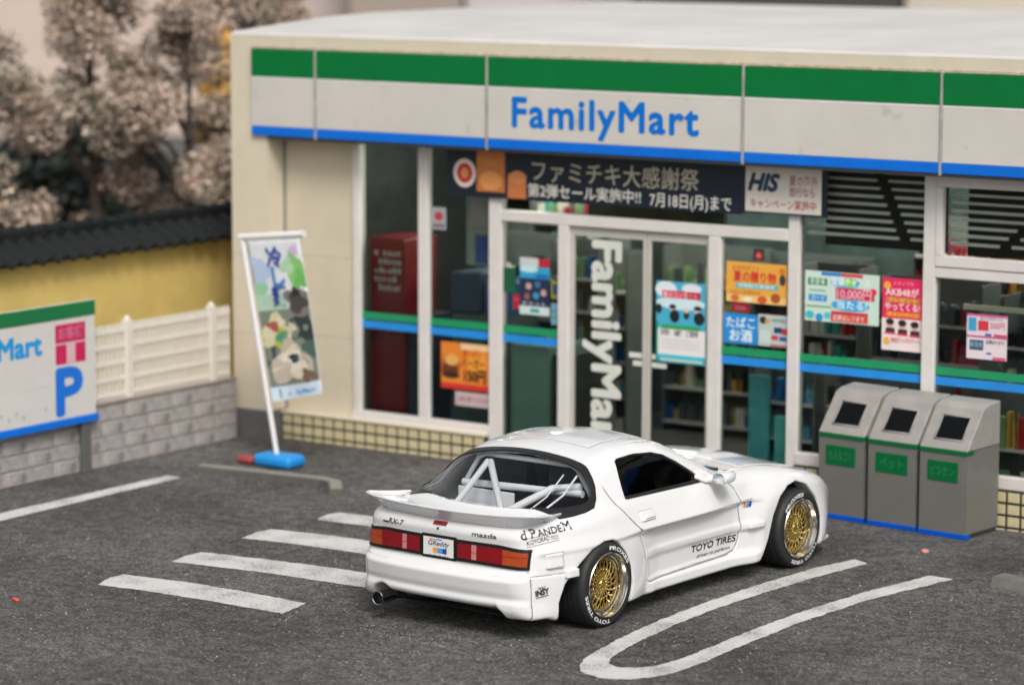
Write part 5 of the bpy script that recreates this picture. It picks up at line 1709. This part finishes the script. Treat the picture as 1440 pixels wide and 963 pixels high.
seam(CARPARTS['sunroof_panel'], P_SUNROOF, lambda P: on_top(P, -.0015), wd=.0045, closed=True)

# ---------- door handles, trim on the doors
def side_pts(P, off, sg=-1):
    P = np.array(P, float)
    y = solve_side(P[:, 0], P[:, 1])
    return [(p[0], sg * (yy + off), p[1]) for p, yy in zip(P, y)]
def side_pad(name, x0, x1, z0, z1, h, m, parent, sg=-1, r=.3, nn=5, slope=0.0):
    """low rounded pad on the flank"""
    mb = MB()
    U = np.linspace(-1, 1, 2 * nn + 1)
    g = []
    for b in U:
        for a in U:
            g.append((x0 + (x1 - x0) * (a + 1) / 2, z0 + (z1 - z0) * (b + 1) / 2 + slope * a))
    g = np.array(g)
    y = solve_side(g[:, 0], g[:, 1])
    off = []
    for b in U:
        for a in U:
            ca = 1 - max(abs(a), abs(b)) ** 6
            cr = 1 if (abs(a) < .99 and abs(b) < .99) else 0
            off.append(h * (min(1, ca * 1.6)) if cr else -.004)
    W_ = len(U)
    vs = [(p[0], sg * (yy + o), p[1]) for p, yy, o in zip(g, y, off)]
    fs = []
    for j in range(W_ - 1):
        for i in range(W_ - 1):
            q = (j * W_ + i, j * W_ + i + 1, (j + 1) * W_ + i + 1, (j + 1) * W_ + i)
            fs.append(q if sg < 0 else q[::-1])
    return mb.add(vs, fs).build(name, m, parent, smooth=True)
HSH = mat('handle_recess', (.34, .35, .38), rough=.4, var=.02)
for sg, k in ((-1, 'door_right'), (1, 'door_left')):
    dr = CARPARTS[k]
    side_pad('handle_recess', .452, .640, .650, .732, .0025, HSH, dr, sg)
    hd = side_pad('handle', .458, .634, .656, .726, .012, PAINT, dr, sg)
    side_pad('handle_grip', .50, .628, .676, .702, .022, PAINT, hd, sg)
    side_pad('fender_marker', 1.80, 1.98, .392, .436, .022, PAINT, CAR, sg)
    side_pad('indicator_recess', -.600, -.420, .486, .606, .003, HSH, CAR, sg)
    side_pad('indicator_blank', -.592, -.440, .492, .596, .020, PAINT, CAR, sg, nn=6)
    side_pad('flare_scoop', -.44, -.325, .415, .475, .034, PAINT, CAR, sg, nn=6)

# ---------- printing on the flank
PAN = [(-.659, -.687, .709), (-.302, -.753, .723), (-.722, -.650, .702), (-.674, -.684, .708), (-.693, -.677, .660), (-.512, -.725, .680), (-.497, -.726, .692), (-.436, -.740, .694)]
def flank_text(mb, s, x0, z0, w, h, mi=0, slope=0.0, off=.0028, **k):
    def fn(U, V):
        x = x0 + U; z = z0 + V + slope * U
        return np.stack([x, -(solve_side(x, z) + off), z], 1)
    mb.text(s, (0, 0, 0), u, v, h, mi, width=w, fn=fn, **k)
def flank_poly(mb, pts, mi=0, off=.0025):
    mb.add(side_pts(pts, off), [tuple(range(len(pts)))], mi)
dc = MB()
flank_text(dc, 'TOYO TIRES', 1.169, .313, .545, .048, bold=.03, shear=.15)
flank_text(dc, 'driven to perform', 1.235, .262, .42, .026, bold=.006, shear=.25)
dc.build('door_lettering', DECAL, CARPARTS['door_right'])
def cast_pts(P, n, off=.0026):
    """drop points along -n onto the outside surface"""
    n = np.array(n, float); n /= np.linalg.norm(n)
    S = P + n * .12
    a = np.zeros(len(P)); b = np.full(len(P), .30)
    ts = np.linspace(0, .30, 61)
    hit = np.full(len(P), .30); done = np.zeros(len(P), bool)
    for i in range(1, 61):
        q = S - n * ts[i]
        ins = (shell(q[:, 0], q[:, 1], q[:, 2]) < 0) & ~done
        a[ins], b[ins] = ts[i - 1], ts[i]
        done |= ins
    for _ in range(14):
        m = (a + b) / 2
        q = S - n * m[:, None]
        ins = shell(q[:, 0], q[:, 1], q[:, 2]) < 0
        b = np.where(ins, m, b); a = np.where(ins, a, m)
    return S - n * (a - off)[:, None]
def cast_text(mb, s_, A, B, n, h, mi=0, **k):
    A, B, n = (np.array(q, float) for q in (A, B, n))
    n /= np.linalg.norm(n)
    uu = (B - A); w = np.linalg.norm(uu); uu /= w
    vv = np.cross(n, uu); vv /= np.linalg.norm(vv)
    if vv[2] < 0: vv = -vv
    mb.text(s_, A, uu, vv, h, mi, width=w, nrm=n, fn=lambda U, V: cast_pts(A + U[:, None] * uu + V[:, None] * vv, n), **k)
def cast_line(mb, A, B, n, t, mi=0):
    A, B, n = (np.array(q, float) for q in (A, B, n))
    n /= np.linalg.norm(n)
    uu = (B - A) / np.linalg.norm(B - A)
    vv = np.cross(n, uu)
    if vv[2] < 0: vv = -vv
    P = np.concatenate([A + (B - A) * np.linspace(0, 1, 9)[:, None], A + (B - A) * np.linspace(0, 1, 9)[:, None] + vv * t])
    P = cast_pts(P, n)
    mb.add(P, [(i, i + 1, 10 + i, 9 + i) for i in range(8)], mi)
NQ = (-.30, -.87, .36)
dq = MB()
_p0, _p1 = np.array(PAN[0]), np.array(PAN[1])
_mx = lambda t: tuple(_p0 + (_p1 - _p0) * t)
cast_text(dq, 'd', PAN[2], _mx(-.10), NQ, .066, bold=.03)
cast_text(dq, 'P', _mx(0), _mx(.125), NQ, .066, bold=.018)
cast_text(dq, 'ANDE', _mx(.16), _mx(.76), NQ, .048, bold=.016)
cast_text(dq, 'M', _mx(.80), _mx(1.0), NQ, .066, bold=.016)
cast_text(dq, 'KOYORAD', PAN[4], PAN[5], NQ, .032, bold=0)
cast_text(dq, 'RACING', PAN[6], PAN[7], NQ, .010)
cast_text(dq, 'COOLING', np.array(PAN[6]) - (0, 0, .016), np.array(PAN[7]) - (0, 0, .016), NQ, .010)
_A, _B = np.array(PAN[4]), np.array(PAN[7])
cast_line(dq, _A - (.01, 0, .012), _B - (0, 0, .03), NQ, .003)
cast_line(dq, _A + (0, .012, .043), _B + (-.03, .010, .025), NQ, .003)
cast_line(dq, np.array(PAN[0]) + (.07, .05, .088), np.array(PAN[1]) + (-.17, .03, .085), NQ, .004)
cast_text(dq, 'INSY', (-.672, -.73, .322), (-.574, -.768, .334), (-.35, -.92, .05), .038, bold=.06)
cast_text(dq, 'ONLY', (-.655, -.73, .366), (-.60, -.76, .372), (-.35, -.92, .05), .014, bold=.04)
cast_line(dq, (-.67, -.73, .306), (-.575, -.765, .318), (-.35, -.92, .05), .006)
dq.build('quarter_lettering', DECAL, CAR)
bd = MB()
flank_poly(bd, [(1.782, .548), (1.812, .548), (1.828, .610), (1.798, .610)], 0)
flank_poly(bd, [(1.812, .548), (1.838, .548), (1.854, .610), (1.828, .610)], 1)
flank_poly(bd, [(1.838, .548), (1.862, .548), (1.878, .610), (1.854, .610)], 2)
flank_text(bd, 'GReddy', 1.795, .568, .068, .020, mi=3, off=.0036, bold=.04)
bd.build('fender_badge', [MATS['p_orange'], MATS['p_sky'], MATS['p_deep'], MATS['p_navy']], CAR)

# ---------- interior: cage with two added glass glints, seats, dash
CAGE = mat('cage_white', (.72, .74, .78), rough=.3, var=.02, coat=.3)
SEATM = mat('seat_black', (.015, .017, .02), rough=.55, var=.15, scale=12)
cg = bpy.data.objects.new('roll_cage', None); COL.objects.link(cg); cg.parent = CAR
def bar(pts, r=.020):
    MB().tube(pts, r, n=12).build('cage_and_glint_tube', CAGE, cg, smooth=50)
bar([(.20, -.56, .52), (.20, -.56, .84), (.20, -.44, 1.02), (.20, -.38, 1.05), (.20, .38, 1.05), (.20, .44, 1.02), (.20, .56, .84), (.20, .56, .52)])
bar([(.15, .325, 1.005), (-.50, .155, .755)], .023)
bar([(.15, .300, 1.005), (-.44, -.270, .770)], .025)
bar([(.15, -.50, .915), (.10, -.285, .885), (-.43, -.245, .775)], .030)
bar([(.13, .53, .838), (.13, -.53, .872)], .026)
bar([(-.50, -.42, .58), (-.50, .46, .58)])
bar([(.10, -.50, 1.0), (-.10, -.535, .90), (-.34, -.52, .81)], .008)  # thin white tube imitating a streak of reflection in the rear glass
bar([(.08, -.40, 1.0), (-.14, -.42, .88), (-.40, -.40, .78)], .006)  # second imitated glass reflection, not part of the cage
MB().box(.10, .125, .06, .56, .50, .81, ch=.006).build('bulkhead', CAGE, CAR)
bk = MB()
bk.box(-.60, .08, .04, .60, .50, .715, ch=.02)
MB().box(-.60, .08, -.58, .03, .50, .60, ch=.02).build('boot_floor', SEATM, CAR)
bk.build('rear_floor', mat('interior_white', (.70, .71, .73), rough=.4, var=.03), CAR)
for sy in (-.30, .30):
    st = bpy.data.objects.new('seat', None); COL.objects.link(st); st.parent = CAR
    MB().prism([(.36, .55), (.50, .50), (.50, .62), (.42, .92), (.38, 1.03), (.33, 1.03), (.30, .9)], sy - .20, sy + .20, 'y').build('seat_back', SEATM, st)
    MB().box(.45, .92, sy - .21, sy + .21, .42, .58, ch=.03).build('seat_cushion', SEATM, st)
MB().prism([(1.30, .5), (1.30, .78), (1.40, .84), (1.70, .84), (1.70, .5)], -.60, .60, 'y').build('dashboard', SEATM, CAR)
MB().box(-.08, 1.7, -.62, .62, .40, .505, ch=.01).build('cabin_floor', SEATM, CAR)
# ================================================================ trees beyond the yellow wall
BARK = mat('bark', (.055, .042, .034), rough=.9, var=.3, scale=8, bump=.01, bscale=20)
LEAF = [mat('leaf_rose_grey', (.58, .45, .375), rough=.7, var=.35, scale=3), mat('leaf_tan', (.42, .325, .25), rough=.7, var=.35, scale=3), mat('leaf_olive', (.20, .19, .145), rough=.7, var=.35, scale=3),
        mat('leaf_dark', (.045, .055, .052), rough=.8, var=.3, scale=3), mat('leaf_brown', (.30, .21, .14), rough=.7, var=.3, scale=3)]
def tree(x, y, h, r, label, n=5200, mix=(.40, .26, .20, .05, .09), seed=1, low=.25, name='tree', leafs=None, group='trees beyond the yellow wall'):
    rs_ = np.random.default_rng(seed)
    n = int(n * 2.1)
    t = thing(name, label, 'tree', (x, y, 0), 0, group)
    tr = MB()
    tr.tube([(0, 0, 0), (.05, .03, h * .3), (-.04, .05, h * .6), (0, 0, h * .92)], [.10, .075, .05, .015], n=9)
    cl_ = []
    for k in range(26):
        z = h * (low + (1 - low) * rs_.random() ** .8)
        prof_ = math.sin(math.pi * min(1, max(.12, (z / h - low * .6) / (1 - low * .6)) ** .8)) ** .6
        a = rs_.random() * 6.283; rr = r * prof_ * math.sqrt(rs_.random()) * .95
        c = np.array([rr * math.cos(a), rr * math.sin(a), z])
        cl_.append((c, r * rs_.uniform(.22, .42)))
        z0 = z - rr * .8 - .1
        tr.tube([(0, 0, max(.2, z0)), tuple(c * [.5, .5, 0] + [0, 0, (z0 + z) / 2 + .1]), tuple(c)], [.035, .022, .008], n=6)
    tr.build('trunk', BARK, t, smooth=50)
    w_ = np.array([c[1] ** 2 for c in cl_]); w_ /= w_.sum()
    which = rs_.choice(len(cl_), n, p=w_)
    d = rs_.normal(size=(n, 3)); d /= np.linalg.norm(d, axis=1)[:, None]
    rad = rs_.random(n) ** .45
    C0 = np.array([cl_[i][0] for i in which]); R0 = np.array([cl_[i][1] for i in which])
    P = C0 + d * (R0 * rad)[:, None] * [1, 1, .85]
    P[:, 2] = np.maximum(P[:, 2], .15)
    s = rs_.uniform(.020, .042, n)
    A_ = rs_.normal(size=(n, 3)); A_ /= np.linalg.norm(A_, axis=1)[:, None]
    B_ = np.cross(A_, rs_.normal(size=(n, 3))); B_ /= np.linalg.norm(B_, axis=1)[:, None]
    V_ = np.stack([P - A_ * s[:, None], P - B_ * s[:, None] * .7, P + A_ * s[:, None], P + B_ * s[:, None] * .7], 1).reshape(-1, 3)
    me = bpy.data.meshes.new('crown')
    me.vertices.add(4 * n); me.vertices.foreach_set('co', V_.astype(np.float32).ravel())
    me.loops.add(4 * n); me.loops.foreach_set('vertex_index', np.arange(4 * n, dtype=np.int32))
    me.polygons.add(n); me.polygons.foreach_set('loop_start', np.arange(0, 4 * n, 4, dtype=np.int32))
    for m in (leafs or LEAF): me.materials.append(m)
    # colour by clump, so that light and dark clumps form
    cm = rs_.choice(5, len(cl_), p=mix)
    mi_ = np.where(rs_.random(n) < .34, cm[which], rs_.choice(5, n, p=mix))
    me.polygons.foreach_set('material_index', mi_.astype(np.int32))
    me.update(calc_edges=True)
    o = bpy.data.objects.new('crown', me); COL.objects.link(o); o.parent = t
    return t
tree(-5.2, 2.0, 3.55, 1.05, 'rose grey tree at the far left edge with a dark trunk', seed=3, mix=(.34, .26, .22, .10, .08))
tree(-4.55, 3.05, 4.35, 1.00, 'tallest rose grey tree left of the gap in the foliage', seed=5, n=6500)
tree(-3.75, 3.75, 3.85, .95, 'rose grey tree in the middle of the row beyond the wall', seed=8, n=6000)
tree(-2.95, 4.4, 3.25, .95, 'lower bushy tree right beside the corner of the shop', seed=13, mix=(.34, .26, .20, .08, .12), n=6000)
tree(-5.0, 6.3, 4.5, .9, 'tree whose top shows just above the corner of the shop roof', seed=21, mix=(.30, .26, .24, .14, .06), n=4500)
tree(-2.6, 3.1, 2.35, .70, 'short tan shrub-like tree in front of the row, near the shop corner', seed=34, mix=(.42, .28, .16, .06, .08), n=4200, low=.1)
tree(-4.2, 1.3, 2.2, .75, 'short dark tree rising just over the tiled coping', seed=55, mix=(.22, .22, .26, .24, .06), n=3600, low=.1)
tree(-5.9, 8.2, 4.25, .35, 'thin small-topped tree showing over the shop roof', seed=71, mix=(.34, .26, .24, .1, .06), n=1200, low=.55)
YL = [mat('leaf_yellow', (.72, .46, .14), rough=.7, var=.25, scale=3)] * 5
tree(-5.0, 5.75, 3.45, .40, 'yellow leaved young tree peeping out at the shop corner', seed=81, n=1800, low=.6, leafs=YL)
# dense dark hedge behind the trees
rs_ = np.random.default_rng(99)
hg_ = thing('tall_hedge', 'tall dark evergreen hedge running behind the rose grey trees', 'hedge', (-7.6, 5.0, 0), math.radians(37))
n = 16000
L_ = rs_.uniform(-5.5, 6.5, n); H_ = 2.1 * rs_.random(n) ** .7 + .25 * np.sin(L_ * 2.1); D_ = rs_.normal(0, .28, n)
P = np.stack([L_, D_, np.maximum(H_, .05)], 1); s = rs_.uniform(.05, .11, n)
A_ = rs_.normal(size=(n, 3)); A_ /= np.linalg.norm(A_, axis=1)[:, None]
B_ = np.cross(A_, rs_.normal(size=(n, 3))); B_ /= np.linalg.norm(B_, axis=1)[:, None]
V_ = np.stack([P - A_ * s[:, None], P - B_ * s[:, None] * .7, P + A_ * s[:, None], P + B_ * s[:, None] * .7], 1).reshape(-1, 3)
hm = MB(); hm.v = [tuple(p) for p in V_]; hm.f = [(4 * i, 4 * i + 1, 4 * i + 2, 4 * i + 3) for i in range(n)]; hm.m = list(rs_.choice(2, n, p=(.85, .15)))
hm.build('hedge_leaves', [mat('hedge_dark', (.016, .024, .022), rough=.8, var=.3), mat('hedge_green', (.05, .055, .04), rough=.8, var=.3)], hg_)
hs_m = MB()
for i in range(10): hs_m.tube([(-5 + i * 1.2, 0, 0), (-5 + i * 1.2 + jit(.1), jit(.1), 2.0)], [.06, .03], n=6)
tag(hs_m.build('hedge_stems', BARK, hg_), kind='stuff')

# ================================================================ buildings far behind
def building(label, cx_, cy_, w_, d_, h_, col, rot, fl_=(4.6, 7.4)):
    b = thing('background_building', label, 'building', (cx_, cy_, 0), rot, 'plain rendered buildings far behind the shop')
    m = mat('render_' + '_'.join('%d' % (c * 100) for c in col), col, rough=.85, var=.05, scale=.4)
    MB().box(-w_ / 2, w_ / 2, 0, d_, 0, h_).build('wall', m, b)
    MB().box(-w_ / 2 - .1, w_ / 2 + .1, -.1, d_ + .1, h_ + .002, h_ + .25, ch=.02).build('roof', mat('roof_slab', (.2, .19, .18), rough=.8), b)
    n_ = max(1, int(w_ / 2.4)); wn_ = None
    for z in fl_:
        for i in range(n_):
            x = -w_ / 2 + (i + .5) * w_ / n_
            f = MB().box(-.55, .55, -.06, -.002, 0, 1.25, ch=.01) if wn_ is None else None
            if wn_ is None:
                wn_ = f.build('window', mat('window_frame_grey', (.5, .5, .48), rough=.5), b, loc=(x, 0, z))
                pn_ = MB().box(-.48, .48, -.066, -.062, .07, 1.18).build('pane', mat('far_pane', (.05, .06, .07), rough=.15), wn_)
            else:
                c_ = share(wn_, b, (x, 0, z)); share(pn_, c_)
    return b
ROT = math.radians(34.6)
def far(px_x, depth):
    """a point on the ground at a bearing and distance from the parking lot"""
    k = (px_x - 720) / 4261.5
    f_ = Vector((-.5690, .8222, 0)).normalized(); r_ = Vector((.8222, .5692, 0)).normalized()
    p = Vector((18.08, -21.56, 0)) + f_ * depth + r_ * (k * depth)
    return p.x, p.y
for (a, b_, dep, col, lab) in ((-420, 395, 66, (.56, .455, .40), 'pinkish beige building far behind the trees at the left'), (405, 490, 64, (.50, .43, .40), 'narrow grey pink building just left of the brown one'),
                               (492, 648, 62, (.33, .275, .235), 'brown grey building far behind the left part of the roof'), (655, 892, 64, (.62, .57, .57), 'pale lilac white building far behind the roof'),
                               (900, 1262, 60, (.055, .05, .047), 'dark building far behind the middle of the roof'), (1270, 1900, 63, (.58, .52, .44), 'light beige building far behind the right part of the roof')):
    (x0, y0), (x1, y1) = far(a, dep), far(b_, dep)
    building(lab, (x0 + x1) / 2, (y0 + y1) / 2, math.hypot(x1 - x0, y1 - y0), 6, 10.5, col, ROT)
